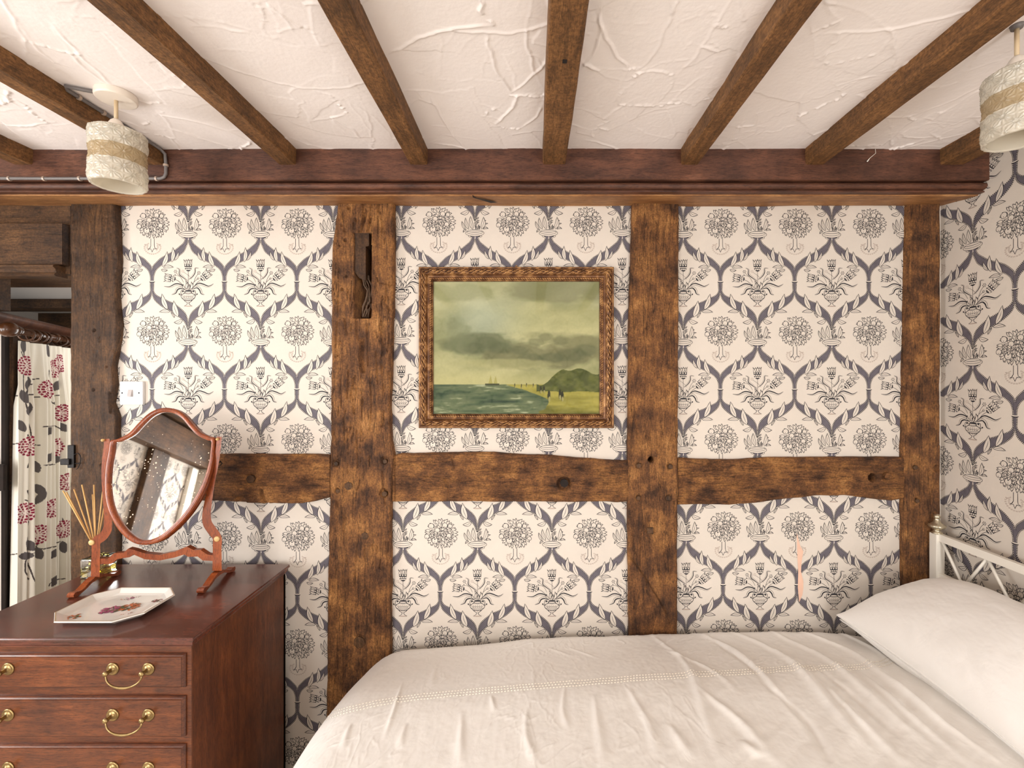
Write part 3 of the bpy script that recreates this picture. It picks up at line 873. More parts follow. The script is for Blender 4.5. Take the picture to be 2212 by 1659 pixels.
# timbers and door casing on the left wall (they show in the dressing mirror)
def wallbox(name, y0, y1, z0, z1, th, mat, label, cat, parent=None):
    m = MB(); m.cbox(XL + .004, XL + th, y0, y1, z0, z1, .006); return tag(m.build(name, mat), label, cat)
wallbox('timber_plate', YB, 1.25, 1.86, 2.10, .09, M['oakd_y'], 'dark oak plate along the left wall, reflected in the dressing mirror', 'timber')
wallbox('timber_board', YB, 1.25, 2.125, CEIL, .14, M['oakd_y'], 'dark oak board under the ceiling, above the white line in the dressing mirror', 'timber')
wallbox('timber_post', -1.02, -.80, 0, 1.86, .05, M['oakd_z'], 'dark oak post reflected low in the dressing mirror', 'timber')
wallbox('door_casing', -1.52, -1.42, 0, 1.84, .04, M['bedpaint'], 'cream door casing reflected at the right of the dressing mirror', 'casing')
# ------------------------------------------------------------------ timbers
YF = 1.672            # front face of the wall timbers
def timber(name, mat, axis, lo, hi, s0, s1, label, cat='timber', Yf=YF, pits=(), grooves=(), rects=(), rough=.0022, step=1.6, seed=1, edge=2.5, group=None, yb=None, parent=None):
    """face outline in wall pixels; axis 'v' runs down, 'h' runs right; lo/hi: [(s, t)] both edges"""
    ns = int((s1 - s0) / step) + 1
    s = np.linspace(s0, s1, ns)
    a = np.interp(s, [p[0] for p in lo], [p[1] for p in lo]); c = np.interp(s, [p[0] for p in hi], [p[1] for p in hi])
    jag = 1.6
    a = a + jag * 2 * fbm(s * .03, s * 0 + seed, seed, 4); c = c + jag * 2 * fbm(s * .03, s * 0 + seed + 9, seed + 3, 4)
    nt = max(12, int(np.mean(c - a) / step))
    u = np.linspace(0, 1, nt)
    T = a[:, None] + (c - a)[:, None] * u[None]
    S = np.repeat(s[:, None], nt, 1)
    Xp, Yp = (T, S) if axis == 'v' else (S, T)
    al, ac = (S, T)
    D = rough * 2.2 * fbm(al * .012, ac * .05, seed, 5) + rough * .8 * fbm(al * .05, ac * .22, seed + 4, 3)
    gr = fbm(al * .010, ac * .11, seed + 8, 3)
    D = D - rough * 1.8 * np.clip((.05 - np.abs(gr)) / .05, 0, 1) * (fbm(al * .02, ac * .03, seed + 2, 2) > .04)
    D = -D      # + goes into the wall
    dist = np.minimum(T - a[:, None], c[:, None] - T)
    dist = np.minimum(dist, np.minimum(S - s0, s1 - S) + 4)
    D = D + np.where(dist < edge * 2, .006 * (1 - dist / (edge * 2)) ** 2, 0)
    for (x, y, r, d) in pits:
        q = np.hypot(Xp - x, Yp - y) / r
        D = D + d * np.clip(1.35 - q, 0, .45) / .45
    for pts, w, d in grooves:
        P = np.array(catmull(pts, 5) if len(pts) > 2 else pts, float)
        best = np.full(Xp.shape, 1e9)
        for i in range(len(P) - 1):
            ab = P[i + 1] - P[i]; L2 = (ab ** 2).sum() + 1e-9
            t = np.clip(((Xp - P[i, 0]) * ab[0] + (Yp - P[i, 1]) * ab[1]) / L2, 0, 1)
            best = np.minimum(best, np.hypot(Xp - P[i, 0] - ab[0] * t, Yp - P[i, 1] - ab[1] * t))
        D = D + d * np.clip(1 - best / w, 0, 1)
    for (xa, xb, ya, yb_, d) in rects:
        ins = (Xp > xa) & (Xp < xb) & (Yp > ya) & (Yp < yb_)
        D = np.where(ins, np.maximum(D, d), D)
    Yv = Yf + D
    G = np.stack([(Xp - CX) * Yf / F, Yv, EYE + (CY - Yp) * Yf / F], -1)
    # back skirt
    bk = (yb or WALL)
    ring0 = G[:, :1].copy(); ring0[..., 1] = bk; ring1 = G[:, -1:].copy(); ring1[..., 1] = bk
    G = np.concatenate([ring0, G, ring1], 1)
    e0 = G[:1].copy(); e0[..., 1] = bk; e1 = G[-1:].copy(); e1[..., 1] = bk
    G = np.concatenate([e0, G, e1], 0)
    m = MB(); m.grid(G, 0, True, axis == 'v')
    cxy = (PX(float(np.mean(Xp)), Yf), Yf, max(0., PZ(float(Yp.max()), Yf)))
    o = thing(name, cxy, label, cat, group) if parent is None else parent
    m.build('timber_face', mat, o)
    return o

def peg(parent, px, py, r=7.5, proud=.006, name='peg', mat='oakd_z', n=7, Yf=YF):
    m = MB(); R_ = r * Yf / F
    m.lathe([(R_, .012), (R_, -proud * .6), (R_ * .8, -proud)], (PX(px, Yf), Yf, PZ(py, Yf)), (0, 1, 0), n, smooth=False)
    m.build(name, M[mat], parent)

# left post beside the doorway
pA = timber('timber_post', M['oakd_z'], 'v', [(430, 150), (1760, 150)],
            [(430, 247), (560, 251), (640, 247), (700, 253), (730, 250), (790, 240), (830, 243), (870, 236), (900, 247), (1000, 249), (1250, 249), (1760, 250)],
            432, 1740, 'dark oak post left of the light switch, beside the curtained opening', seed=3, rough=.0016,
            pits=[(203, 713, 3, .008), (213, 729, 2, .006), (202, 842, 2.5, .008), (215, 737, 2, .005), (230, 792, 2, .006), (220, 1007, 5, .006)],
            grooves=[([(250, 590), (252, 700), (248, 790)], 3, .01), ([(200, 640), (203, 700)], 1.5, .004), ([(236, 850), (238, 890)], 4, .01)])
# broad post
pB = timber('timber_post', M['oak_z'], 'v',
            [(430, 730), (500, 721), (535, 717), (636, 715), (800, 715), (972, 713), (1117, 711), (1250, 708), (1406, 706), (1760, 702)],
            [(430, 851), (600, 851), (640, 849), (704, 847), (805, 845), (880, 842), (950, 845), (985, 850), (1030, 846), (1088, 844), (1262, 843), (1406, 842), (1760, 838)],
            432, 1740, 'broad weathered oak post left of the picture, with a long empty mortise', seed=7, rough=.0038,
            rects=[(765, 802, 503, 688, .13)],
            pits=[(753, 448, 3, .01), (738, 487, 2, .006), (746, 518, 4, .006), (734, 530, 2, .006), (748, 597, 2.5, .006), (739, 625, 2.5, .01), (724, 1001, 7, .008), (830, 995, 7, .009), (728, 1060, 5, .007), (829, 1066, 8, .012), (752, 1050, 10, .003), (788, 1158, 9, .002), (775, 1388, 14, .004)],
            grooves=[([(790, 455), (785, 480), (779, 500)], 5, .012), ([(800, 470), (795, 500)], 3, .008), ([(784, 735), (781, 770), (784, 800)], 7, .014), ([(793, 700), (795, 790)], 2.5, .006),
                     ([(728, 695), (724, 750)], 2, .006), ([(745, 690), (750, 720)], 5, .006), ([(815, 600), (820, 610), (848, 615)], 2, .005), ([(770, 690), (772, 720), (778, 735)], 6, .006),
                     ([(832, 640), (838, 665), (845, 670)], 3, .006), ([(753, 800), (750, 860)], 3, .006), ([(800, 820), (802, 880), (798, 930)], 2, .006), ([(828, 700), (826, 740)], 2, .006),
                     ([(742, 900), (745, 960)], 2, .005), ([(770, 930), (772, 1010)], 2, .006), ([(826, 1020), (832, 1090)], 3, .006), ([(812, 760), (816, 830)], 2, .005), ([(735, 820), (738, 880)], 2, .005)])
# wedge of old timber left in the mortise
m = MB(); m.prism([(PX(x, YF), YF + .004, PZ(y, YF)) for x, y in [(766, 503), (796, 503), (796, 530), (789, 532), (789, 605), (775, 600), (766, 588)]], (0, .05, 0))
m.build('mortise_wedge', M['oakd_z'], pB)
m = MB()
r_ = random.Random(4)
for k in range(5):
    x0 = 778 + k * 3; pts = []
    for j in range(9):
        y = 592 + j * 11.5; pts.append((PX(x0 + 8 * math.sin(j * .5) + r_.uniform(-3, 3) + j * .9, YF), YF + .012 + .008 * k * .4 + r_.uniform(-.003, .003), PZ(y, YF)))
    m.tube(pts, [r_.uniform(.0015, .004) for _ in pts], 6)
m.build('rotten_fibre', M['rot'], pB)
for x, y, r in ((788, 1158, 8.5), (776, 1388, 13)): peg(pB, x, y, r, .002)
for x, y, r in ((725, 1002, 5), (831, 997, 5), (729, 1061, 5), (830, 1067, 6), (752, 1050, 9)): peg(pB, x, y, r, -.002)
pC = timber('timber_post', M['oak_z'], 'v',
            [(430, 1368), (460, 1366), (704, 1360), (957, 1357), (1189, 1357.5), (1370, 1360), (1700, 1362)],
            [(430, 1467), (700, 1466.5), (984, 1465), (1200, 1464), (1380, 1464), (1700, 1463)],
            432, 1600, 'oak post between the picture and the right-hand wallpaper panel, with square pegs', seed=13, rough=.0018,
            pits=[(1407, 993, 5, .06), (1380, 1006, 6, .003), (1447, 1007, 6, .004), (1379, 1076, 6, .003), (1444, 1076, 6, .003)],
            grooves=[([(1358, 1200), (1385, 1235), (1420, 1290), (1440, 1325)], 1.8, .008), ([(1440, 1325), (1452, 1360)], 1.2, .004), ([(1400, 500), (1402, 620)], 1.2, .002)])
for x, y, r in ((1380, 1006, 5.5), (1448, 1008, 5.5), (1379, 1076, 5), (1444, 1076, 6)): peg(pC, x, y, r, .003, n=9)
peg(pC, 1404, 1146, 10, .004, n=4)
pD = timber('timber_post', M['oak_z'], 'v',
            [(430, 1967), (600, 1963), (760, 1960), (984, 1955.5), (1100, 1955.5), (1280, 1957), (1600, 1957)],
            [(430, 2033), (1000, 2033), (1600, 2034)],
            432, 1560, 'narrow oak post in the right-hand corner behind the bedhead', seed=17, rough=.0016,
            pits=[(1977, 1010, 5, .004), (2024, 1012, 6, .008), (1982, 1080, 4, .006)], grooves=[([(1980, 1070), (1975, 1100)], 2, .004)])
for x, y, r in ((1977, 1010, 5), (1981, 1082, 5)): peg(pD, x, y, r, .002)
# rails
r1 = timber('timber_rail', M['oak_x'], 'h', [(240, 984), (478, 982), (600, 982), (714, 982)], [(240, 1080), (478, 1083), (520, 1086), (570, 1089), (651, 1088), (684, 1082), (712, 1075)],
            246, 712, 'oak cross rail behind the dressing mirror', seed=23, Yf=YF + .006,
            pits=[(541, 1035, 10, .004), (520, 1082, 9, .008)], grooves=[([(563, 1060), (568, 1080), (575, 1088)], 5, .016), ([(617, 1045), (650, 1041), (680, 1037)], 1.5, .004), ([(490, 1060), (515, 1078)], 2, .005)])
peg(r1, 541, 1035, 9, .002, n=8, mat='oakd_x')
r2 = timber('timber_rail', M['oak_x'], 'h', [(844, 988), (853, 984), (866, 980), (980, 978), (1041, 976.7), (1132, 982), (1186, 985), (1259, 990), (1353, 996)],
            [(844, 1083.7), (1000, 1084), (1100, 1085), (1220, 1084.5), (1353, 1085)], 847, 1358,
            'curved oak cross rail under the picture, with one black peg', seed=29, Yf=YF + .006,
            pits=[(1218, 1045, 12, .014), (964, 1038, 4, .006)], grooves=[([(853, 985), (853, 1083)], 1.6, .007), ([(1131, 985), (1138, 1020)], 4, .003), ([(969, 1040), (969, 1068)], 1.2, .004), ([(975, 985), (982, 1012)], 3, .004), ([(1300, 1076), (1345, 1078)], 3, .004)])
peg(r2, 1219, 1044, 9, .001, n=8, mat='dark')
r3 = timber('timber_rail', M['oak_x'], 'h', [(1460, 990), (1527, 993.7), (1577, 994), (1661, 990), (1760, 988), (1828, 987.6), (1960, 988.6)],
            [(1460, 1090), (1510, 1090.7), (1577, 1091.7), (1628, 1087), (1678, 1080), (1761, 1072), (1828, 1071), (1895, 1079), (1928, 1082), (1960, 1077)], 1465, 1957,
            'wavy oak cross rail on the right, with a round hole beside a knot', seed=31, Yf=YF + .006,
            pits=[(1885, 1032, 7, .07), (1918, 1029, 10, .004), (1545, 1003, 14, .004)], grooves=[([(1600, 994), (1640, 1008), (1665, 1000)], 2, .004), ([(1530, 1000), (1560, 1012)], 5, .005)])
peg(r3, 1918, 1029, 8, .003, 'knot', 'oak_x', 9)
# black hook by the mirror
m = MB(); m.tube([(PX(476, YF), YF, PZ(998, YF)), (PX(478, YF), YF - .015, PZ(998, YF)), (PX(484, YF), YF - .02, PZ(994, YF)), (PX(487, YF), YF - .018, PZ(999, YF)), (PX(483, YF), YF - .018, PZ(1003, YF))], .0018, 6)
tag(m.build('wall_hook', M['iron']), 'tiny black screw hook beside the right side of the dressing mirror', 'hook')

# plate beam along the top of the wall
pb = thing('wall_plate_beam', (-.5, 1.56, 2.1), 'long moulded beam along the top of the papered wall, carrying the joists', 'beam')
def extrude_x(name, prof, mat, parent, x0=XL, x1=XR, n=260, amp=.0015, seed=1, xs=None):
    P = np.array(prof); xs = np.linspace(x0, x1, n)
    G = np.zeros((n, len(P), 3))
    G[..., 0] = xs[:, None]; G[..., 1] = P[None, :, 0]; G[..., 2] = P[None, :, 1]
    G[..., 2] += amp * 2 * fbm(G[..., 0] * 5, G[..., 1] * 40, seed, 3); G[..., 1] += amp * fbm(G[..., 0] * 9, G[..., 2] * 60, seed + 3, 3)
    m = MB(); m.grid(G, 0, False)
    m.add([tuple(p) for p in G[-1]], [tuple(range(len(P)))]); m.add([tuple(p) for p in G[0]], [tuple(range(len(P)))[::-1]])
    return m.build(name, mat, parent)
zf = PZ(389, 1.519)
extrude_x('fascia_board', [(1.70, 2.262), (1.519, 2.262), (1.5185, 2.22), (1.5185, zf + .002), (1.522, zf), (1.70, zf)], M['fascia'], pb, seed=2)
prof = [(1.70, zf)] + [(1.538, zf - .001), (1.534, zf - .003)]
for k in range(9):
    a = -math.pi / 2 + math.pi * k / 8
    prof.append((1.536 - .012 * math.cos(a), zf - .0135 - .0105 * math.sin(a)))
prof += [(1.540, zf - .025), (1.540, zf - .027), (1.535, zf - .029), (1.535, zf - .033), (1.56, zf - .033), (1.56, zf)]
extrude_x('moulding', prof, M['fascia'], pb, seed=5, amp=.0008)
zl = PZ(413, 1.545)
xs_ = None
extrude_x('lower_beam', [(1.70, 2.150), (1.558, 2.150), (1.553, 2.124), (1.558, 2.119), (1.60, 2.124), (1.64, 2.131), (1.672, 2.136), (1.70, 2.139)], wood('lower_beam_oak', 'x', [(.3, (92, 60, 34)), (.45, (150, 102, 62)), (.56, (184, 132, 82)), (.68, (206, 156, 104)), (.8, (220, 176, 124))], 1.2, .55, .6, blotch=.45), pb, seed=8, amp=.003)
m = MB()
m.add([(PX(1021, 1.56), 1.5475, 2.1185), (PX(1030, 1.57), 1.57, 2.1175), (PX(1075, 1.62), 1.635, 2.1265), (PX(1060, 1.63), 1.64, 2.127), (PX(1022, 1.57), 1.565, 2.1168)], [(0, 1, 2, 3, 4)])
m.build('split', M['dark'], pb)
m = MB(); m.tube([(1.12, 1.517, 2.262), (1.118, 1.512, 2.24), (1.10, 1.513, 2.225), (1.09, 1.511, 2.213)], [.0012, .0008, .001, .0022], 5)
m.build('plaster_drip', M['bedpaint'], pb)

# ceiling joists
JO = [(30, 72, 'ceiling joist at the far left above the curtained opening'),
      (316, 354, 'ceiling joist with a grey cable on its flank, behind the left pendant lamp'),
      (602, 640, 'long ceiling joist between the left pendant lamp and the wide plaster bay'),
      (884.5, 924, 'ceiling joist directly above the broad post with the mortise'),
      (1171.5, 1222, 'widest ceiling joist, almost straight on above the picture, with a nail hole'),
      (1470, 1508, 'ceiling joist right of the central one, above the plain oak post'),
      (1739, 1780, 'ceiling joist between the right-hand wallpaper panel and the bedhead corner'),
      (2030, 2083, 'short stretch of ceiling joist beside the right pendant lamp')]
for i, (a, b_, lab) in enumerate(JO):
    x0, x1 = PX(a, 1.519), PX(b_, 1.519)
    n = 130
    ys = np.linspace(YB, 1.522, n)
    prof = [(x0, CEIL + .02), (x0, CEIL - .02), (x0 + .001, CEIL - .047), (x0 + .004, CEIL - .0505), ((x0 + x1) / 2, CEIL - .051), (x1 - .004, CEIL - .0505), (x1 - .001, CEIL - .047), (x1, CEIL - .02), (x1, CEIL + .02)]
    P = np.array(prof); G = np.zeros((n, len(P), 3))
    G[..., 1] = ys[:, None]; G[..., 0] = P[None, :, 0]; G[..., 2] = P[None, :, 1]
    wob = 1.6 if i == 4 else 1.
    G[..., 0] += .004 * wob * fbm(G[..., 1] * 5, G[..., 0] * 8, i * 3 + 1, 3); G[..., 2] += .003 * fbm(G[..., 1] * 6, G[..., 0] * 14, i * 5 + 2, 3)
    m = MB(); m.grid(G, 0, False, True); m.add([tuple(p) for p in G[-1]], [tuple(range(len(P)))]); 
    o = m.build('ceiling_joist', M['joist']); tag(o, lab, 'joist', None)
    if i == 4:
        m = MB(); x, y, z = unp(1220, 131, 1.026); z = CEIL - .0525
        m.box(x - .005, x + .005, 1.02, 1.031, z - .0005, z + .01); h = m.build('nail_hole', M['dark']); h.parent = o

# ------------------------------------------------------------------ doorway on the left with the nook behind
ln = thing('door_lintel', (-1.8, 1.70, 1.89), 'panelled oak lintel over the curtained opening at the left edge', 'lintel')
m = MB(); yl = 1.69
m.box(XL, PX(150.5, 1.69), 1.692, 1.936, PZ(592, 1.692), PZ(430, 1.692)); m.build('beam', M['oakd_x'], ln)
m = MB(); y = 1.664
xa, xb = PX(134, y), PX(147, 1.69)
z0, z1 = PZ(571, y), PZ(483, y); c = .004
m.add([(XL, y, z0), (XL, y, z1), (xa, y, z1 - .0), (xa, y, z0), (xb, 1.691, z1 - .004), (xb, 1.691, z0), (XL, 1.692, z1 + .003), (xa, 1.692, z1 + .003)],
      [(0, 1, 2, 3), (3, 2, 4, 5), (1, 6, 7, 2), (2, 7, 4)])
m.box(XL, xa, y + .001, 1.692, z0 + .0005, z1 - .0005); m.build('raised_panel', M['oakd_x'], ln)
extrude_x('moulding', [(1.70, z0 - .002), (1.655, z0 - .002), (1.648, z0 - .006), (1.648, z0 - .012), (1.656, z0 - .018), (1.660, z0 - .03), (1.655, z0 - .034), (1.652, z0 - .040), (1.66, z0 - .044), (1.70, z0 - .044)], M['oakd_x'], ln, XL, PX(146, 1.70), 30, .0005)
# nook shell
NZ = 1.95
m = MB(); m.box(-3.3, NOOKX, 1.90, 3.2, NZ, NZ + .05); m.build('ceiling_nook', M['white_paint'], None, kind='structure')
m = MB(); m.box(-3.3, NOOKX, 3.1, 3.2, 0, NZ); m.build('wall_nook_end', M['oakd_x'], None, kind='structure')
m = MB(); m.box(NOOKX, NOOKX + .02, WALL + .16, 3.2, 0, NZ); m.build('wall_nook_right', M['white_paint'], None, kind='structure')
m = MB(); m.box(-3.35, -3.3, 1.7, 3.2, 0, NZ); m.build('wall_nook_left', M['white_paint'], None, kind='structure')
for k, (ya, yb_) in enumerate(((1.94, 2.02), (2.56, 2.70))):
    if k == 0: continue
    m = MB(); m.cbox(-3.3, NOOKX, ya, yb_, NZ - .05, NZ + .01, .004)
    tag(m.build('nook_joist', M['oakd_x']), 'dark joist between two white ceiling strips seen through the opening', 'joist')
# angled partition behind the curtain
D0 = Vector((-.4613, .8871, 0)); NRM = Vector((.8871, .4613, 0))
P0 = Vector((-1.972, 1.75, 0))
def ap(t, n, z): q = P0 + D0 * (t * 1.127) + NRM * n; return (q.x, q.y, z)
m = MB()
def slab(m, t0, t1, n0, n1, z0, z1):
    v = [ap(t, n, z) for t in (t0, t1) for n in (n0, n1) for z in (z0, z1)]
    m.add(v, [(0, 1, 3, 2), (4, 6, 7, 5), (0, 4, 5, 1), (2, 3, 7, 6), (0, 2, 6, 4), (1, 5, 7, 3)])
slab(m, .16, 1.3, -.085, -.07, 0, 1.745)
m.build('wall_nook_angled', M['oakd_z'], None, kind='structure')
m = MB()
pr = [(-.09, 1.70), (-.052, 1.70), (-.048, 1.722), (-.036, 1.728), (-.022, 1.74), (-.02, 1.75), (-.028, 1.758), (-.045, 1.764), (-.12, 1.768)]
G = np.array([[ap(t, n, z) for n, z in pr] for t in np.linspace(-.12, 1.1, 20)])
m.grid(G, 0, True, False); 
tag(m.build('nook_cornice', M['fascia']), 'brown moulded cornice sloping away above the curtain pole', 'cornice')
# strip of wall and studs at the extreme left
m = MB(); m.box(XL, PX(12, 1.88), 1.882, 1.93, 0, 1.70); m.build('wall_nook_front', M['white_paint'], None, kind='structure')
m = MB(); m.box(XL, -1.955, 1.702, 1.74, 1.76, 1.9); m.build('trim_1', M['oakd_x'], None, kind='structure')
m = MB(); slab(m, .155, .215, -.07, -.055, 0, 1.70)
tag(m.build('nook_stud', M['oakd_z']), 'brown upright stud directly left of the flowered curtain', 'stud')
m = MB(); slab(m, .124, .155, -.076, -.066, 0, 1.70)
tag(m.build('nook_stud', M['dark']), 'blackish upright stud at the very left edge of the opening', 'stud')
m = MB(); m.cbox(XL, PX(10, 1.80), 1.795, 1.81, PZ(1062, 1.79), PZ(1004, 1.79), .005)
tag(m.build('nook_rail', M['dark']), 'dark level rail meeting the studs at the left edge', 'rail')
# ------------------------------------------------------------------ curtain, pole, rings
ZR = 1.692
def rod(t, n=0, z=ZR): return ap(t, n, z)
cp = thing('curtain_pole', rod(0), 'turned dark wood curtain pole with a ball finial, left of the oak post', 'curtain pole')
m = MB(); m.tube([rod(.02), rod(.78)], .0125, 14); m.build('pole', M['curtainpole'], cp)
m = MB()
m.lathe([(.004, -.072), (.012, -.070), (.022, -.060), (.0285, -.045), (.0285, -.032), (.022, -.018), (.015, -.010), (.013, -.006), (.020, -.002), (.0215, .006), (.018, .014), (.013, .018), (.016, .024), (.019, .030), (.015, .038), (.0125, .045)], rod(.03), tuple(D0), 20)
m.build('finial', M['curtainpole'], cp)
m = MB()
m.lathe([(.022, 0), (.022, .008), (.012, .012), (.010, .065)], rod(.335, -.066), tuple(NRM), 16); m.lathe([(.013, -.012), (.021, -.01), (.021, .012), (.013, .014)], rod(.335), tuple(D0), 16)
m.build('bracket', M['curtainpole'], cp)
rg = MB(); cN = 24
c0 = Vector(rod(.13))
pts = [c0 + NRM * (.0225 * math.cos(a)) + Vector((0, 0, .0225 * math.sin(a) - .008)) for a in [2 * math.pi * k / cN for k in range(cN)]]
rg.tube(pts, .0042, 8, closed=True)
ring0 = rg.build('curtain_ring', M['curtainpole'])
me = ring0.data; me.transform(Matrix.Translation(-c0)); ring0.location = c0
ts = [.115, .165, .215, .255, .39, .43, .47, .50, .56, .60, .65]
for i, t in enumerate(ts):
    o = ring0 if i == 0 else ring0.copy()
    if i: C.objects.link(o)
    o.location = rod(t); o.rotation_euler = (0, 0, [.25, -.15, .1, -.3, .2, .0, -.2, .15, 0, .1, -.1][i])
    tag(o, 'dark turned wooden ring threaded on the curtain pole, holding the flowered curtain', 'curtain ring', 'curtain rings on the pole')

def curtain():
    na, nz = 860, 600
    t = np.linspace(.055, .70, na)[:, None] * np.ones((1, nz))
    zt, zb = 1.655, .12
    q = np.linspace(0, 1, nz)[None, :] * np.ones((na, 1))
    z = zt + (zb - zt) * q
    ph = (t - .068) * 2 * math.pi / .128 + .5 * np.sin(t * 19) + .2
    fold = np.sin(ph) + .38 * np.sin(2.1 * ph + 1.0 + q * .7) + .18 * np.sin(5 * ph + 2 * q)
    amp = .010 + .024 * np.clip(q * 6, 0, 1) + .006 * q
    fold = fold * np.clip((t - .055) / .045, 0, 1)
    nrm = amp * fold + .022 * np.clip(.055 - q, 0, 1)
    tt = t - .03 * q * np.exp(-(t - .05) * 8) + .006 * np.sin(ph * .5 + q * 3) * q + .010 * np.cos(ph) * np.clip(q * 4, 0, 1)
    base = np.array([P0.x, P0.y]); d = np.array([D0.x, D0.y]) * 1.127; nn = np.array([NRM.x, NRM.y])
    X = P0.x + d[0] * tt + nn[0] * nrm; Y = P0.y + d[1] * tt + nn[1] * nrm
    G = np.stack([X, Y, z], -1)
    # cloth coordinate
    k = 270
    arc = np.concatenate([[0], np.cumsum(np.hypot(np.diff(X[:, k]), np.diff(Y[:, k])))])
    A = arc[:, None] * np.ones((1, nz))
    col = np.ones((na, nz, 3)) * np.array(srgb(238, 232, 218))
    dark = np.array(srgb(98, 92, 92)); stem = np.array(srgb(74, 66, 64)); red = np.array(srgb(140, 28, 58))
    pxs = CX + X[:, k] * F / Y[:, k]
    def loc(px, py):
        c_ = np.where(np.abs(pxs - px) < 1.2)[0]
        i = int(c_[np.argmin(Y[c_, k])]) if len(c_) else int(np.argmin(np.abs(pxs - px)))
        return arc[i], PZ(py, Y[i, k])
    def leaf(px, py, ang, L=.058, W=.030):
        a0, z0 = loc(px, py); dx, dz = A - a0, z - z0
        u = (dx * math.cos(ang) + dz * math.sin(ang)) / L; v = (-dx * math.sin(ang) + dz * math.cos(ang)) / W
        col[(np.abs(u) < .5) & (np.abs(v) < .5 * np.clip(1 - (2 * u) ** 2, 0, 1) ** .75)] = dark
    def stemc(p, w=.0022):
        P = [loc(*q) for q in p]; P = np.array(catmull(P, 8))
        b = np.full(A.shape, 9.)
        for i in range(len(P) - 1):
            ab = P[i + 1] - P[i]; L2 = (ab ** 2).sum() + 1e-12
            s_ = np.clip(((A - P[i, 0]) * ab[0] + (z - P[i, 1]) * ab[1]) / L2, 0, 1)
            b = np.minimum(b, np.hypot(A - P[i, 0] - ab[0] * s_, z - P[i, 1] - ab[1] * s_))
        col[b < w] = stem
    def flower(px, py, R_=.040):
        a0, z0 = loc(px, py); dx, dz = (A - a0) / 1.25, z - z0; r = np.hypot(dx, dz); th = np.arctan2(dz, dx)
        ring = r / .0108; kk = np.floor(ring); nseg = 5 + kk * 5
        cell = (th / (2 * math.pi) * nseg + kk * .5) % 1
        edge = (np.abs(cell - .5) > .5 - .55 / (ring + .8)) | ((ring - kk) > .82 - .25 * np.abs(cell - .5))
        m_ = r < R_ * (1 + .05 * np.cos(th * 14))
        col[m_ & ~edge] = red
        col[m_ & edge] = np.array(srgb(238, 222, 214))
    stemc([(58, 745), (57, 780), (52, 830), (58, 880), (70, 940), (60, 1010)]); stemc([(48, 760), (60, 780)]); stemc([(57, 860), (75, 830), (90, 818)]); stemc([(57, 860), (75, 852), (90, 858)])
    stemc([(118, 800), (118, 870), (122, 920), (130, 960)]); stemc([(120, 870), (132, 852)]); stemc([(95, 922), (120, 920)]); stemc([(97, 1005), (121, 1003)]); stemc([(60, 940), (75, 950), (87, 962)])
    stemc([(60, 1060), (64, 1110), (60, 1180), (68, 1240), (75, 1255)]); stemc([(62, 1250), (56, 1230), (70, 1195), (82, 1190)]); stemc([(105, 1265), (120, 1255), (140, 1250)]); stemc([(135, 1120), (138, 1160)]); stemc([(85, 1170), (100, 1185), (130, 1170)]); stemc([(55, 1080), (70, 1090)])
    for (x, y, a) in ((56, 746, -1.6), (118, 757, -1.4), (62, 828, 1.2), (52, 857, -1.2), (62, 884, 1.3), (128, 833, 1.0), (122, 893, .9), (45, 920, -1.0), (137, 922, -.9), (105, 932, .5), (105, 990, .8), (128, 988, 1.1), (77, 1008, -1.2), (145, 1046, -.8), (86, 1058, -1.1), (88, 1075, 1.), (63, 1178, -1.), (82, 1195, -1.2), (137, 1182, -1.4), (118, 1195, .7), (116, 1255, .9), (60, 1200, -.3), (42, 1106, 1)):
        leaf(x, y, a)
    for (x, y) in ((62, 790), (123, 797), (142, 785), (103, 841), (134, 892), (63, 964), (122, 966), (112, 1098), (136, 1143), (80, 1155), (54, 1108), (150, 1040)):
        flower(x, y)
    o = color_grid('curtain', G, col, M['curtain'])
    sol = o.modifiers.new('cloth', 'SOLIDIFY'); sol.thickness = .0012
    tag(o, 'cream curtain printed with plum dahlias and grey leaves, hanging left of the post', 'curtain')
curtain()

# door latch on the left post
lt = thing('door_latch', (PX(152, YF), YF, PZ(985, YF)), 'black iron latch with a curled ring on the edge of the dark left post', 'latch')
m = MB(); m.cbox(PX(150, YF), PX(164, YF), YF - .008, YF + .0, PZ(1010, YF), PZ(961, YF), .002)
m.cbox(PX(139, YF), PX(158, YF), YF - .016, YF - .002, PZ(1003, YF), PZ(990, YF), .003); m.build('keeper_plate', M['iron'], lt)
m = MB(); m.tube([(PX(x, YF), YF - .006, PZ(y, YF)) for x, y in catmull([(163, 982), (172, 979), (178, 988), (176, 1000), (172, 1010), (168, 1013)], 4)], .0014, 6); m.tube([(PX(x, YF), YF - .004, PZ(y, YF)) for x, y in ((163, 1001), (176, 1000))], .002, 6)
m.build('wire_ring', M['iron'], lt)

# ------------------------------------------------------------------ light switch
sw = thing('light_switch', (PX(283, 1.69), WALL, PZ(848, 1.69)), 'white square rocker light switch on the wallpaper beside the left post', 'light switch')
x0, x1 = PX(257, 1.688), PX(308, 1.688); z0, z1 = PZ(874.5, 1.688), PZ(824, 1.688)
m = MB(); m.cbox(x0 + .002, x1 - .0, 1.688, WALL, z0, z1, .003); m.build('plate', M['switch'], sw)
m = MB(); xm = PX(282, 1.688); zm = PZ(849.5, 1.688)
m.add([(xm - .009, 1.6875, zm - .013), (xm + .009, 1.6875, zm - .013), (xm + .009, 1.6875, zm + .013), (xm - .009, 1.6875, zm + .013), (xm - .007, 1.680, zm - .011), (xm + .007, 1.680, zm - .011), (xm + .007, 1.6855, zm + .012), (xm - .007, 1.6855, zm + .012)],
      [(0, 1, 5, 4), (1, 2, 6, 5), (2, 3, 7, 6), (3, 0, 4, 7), (4, 5, 6, 7)])
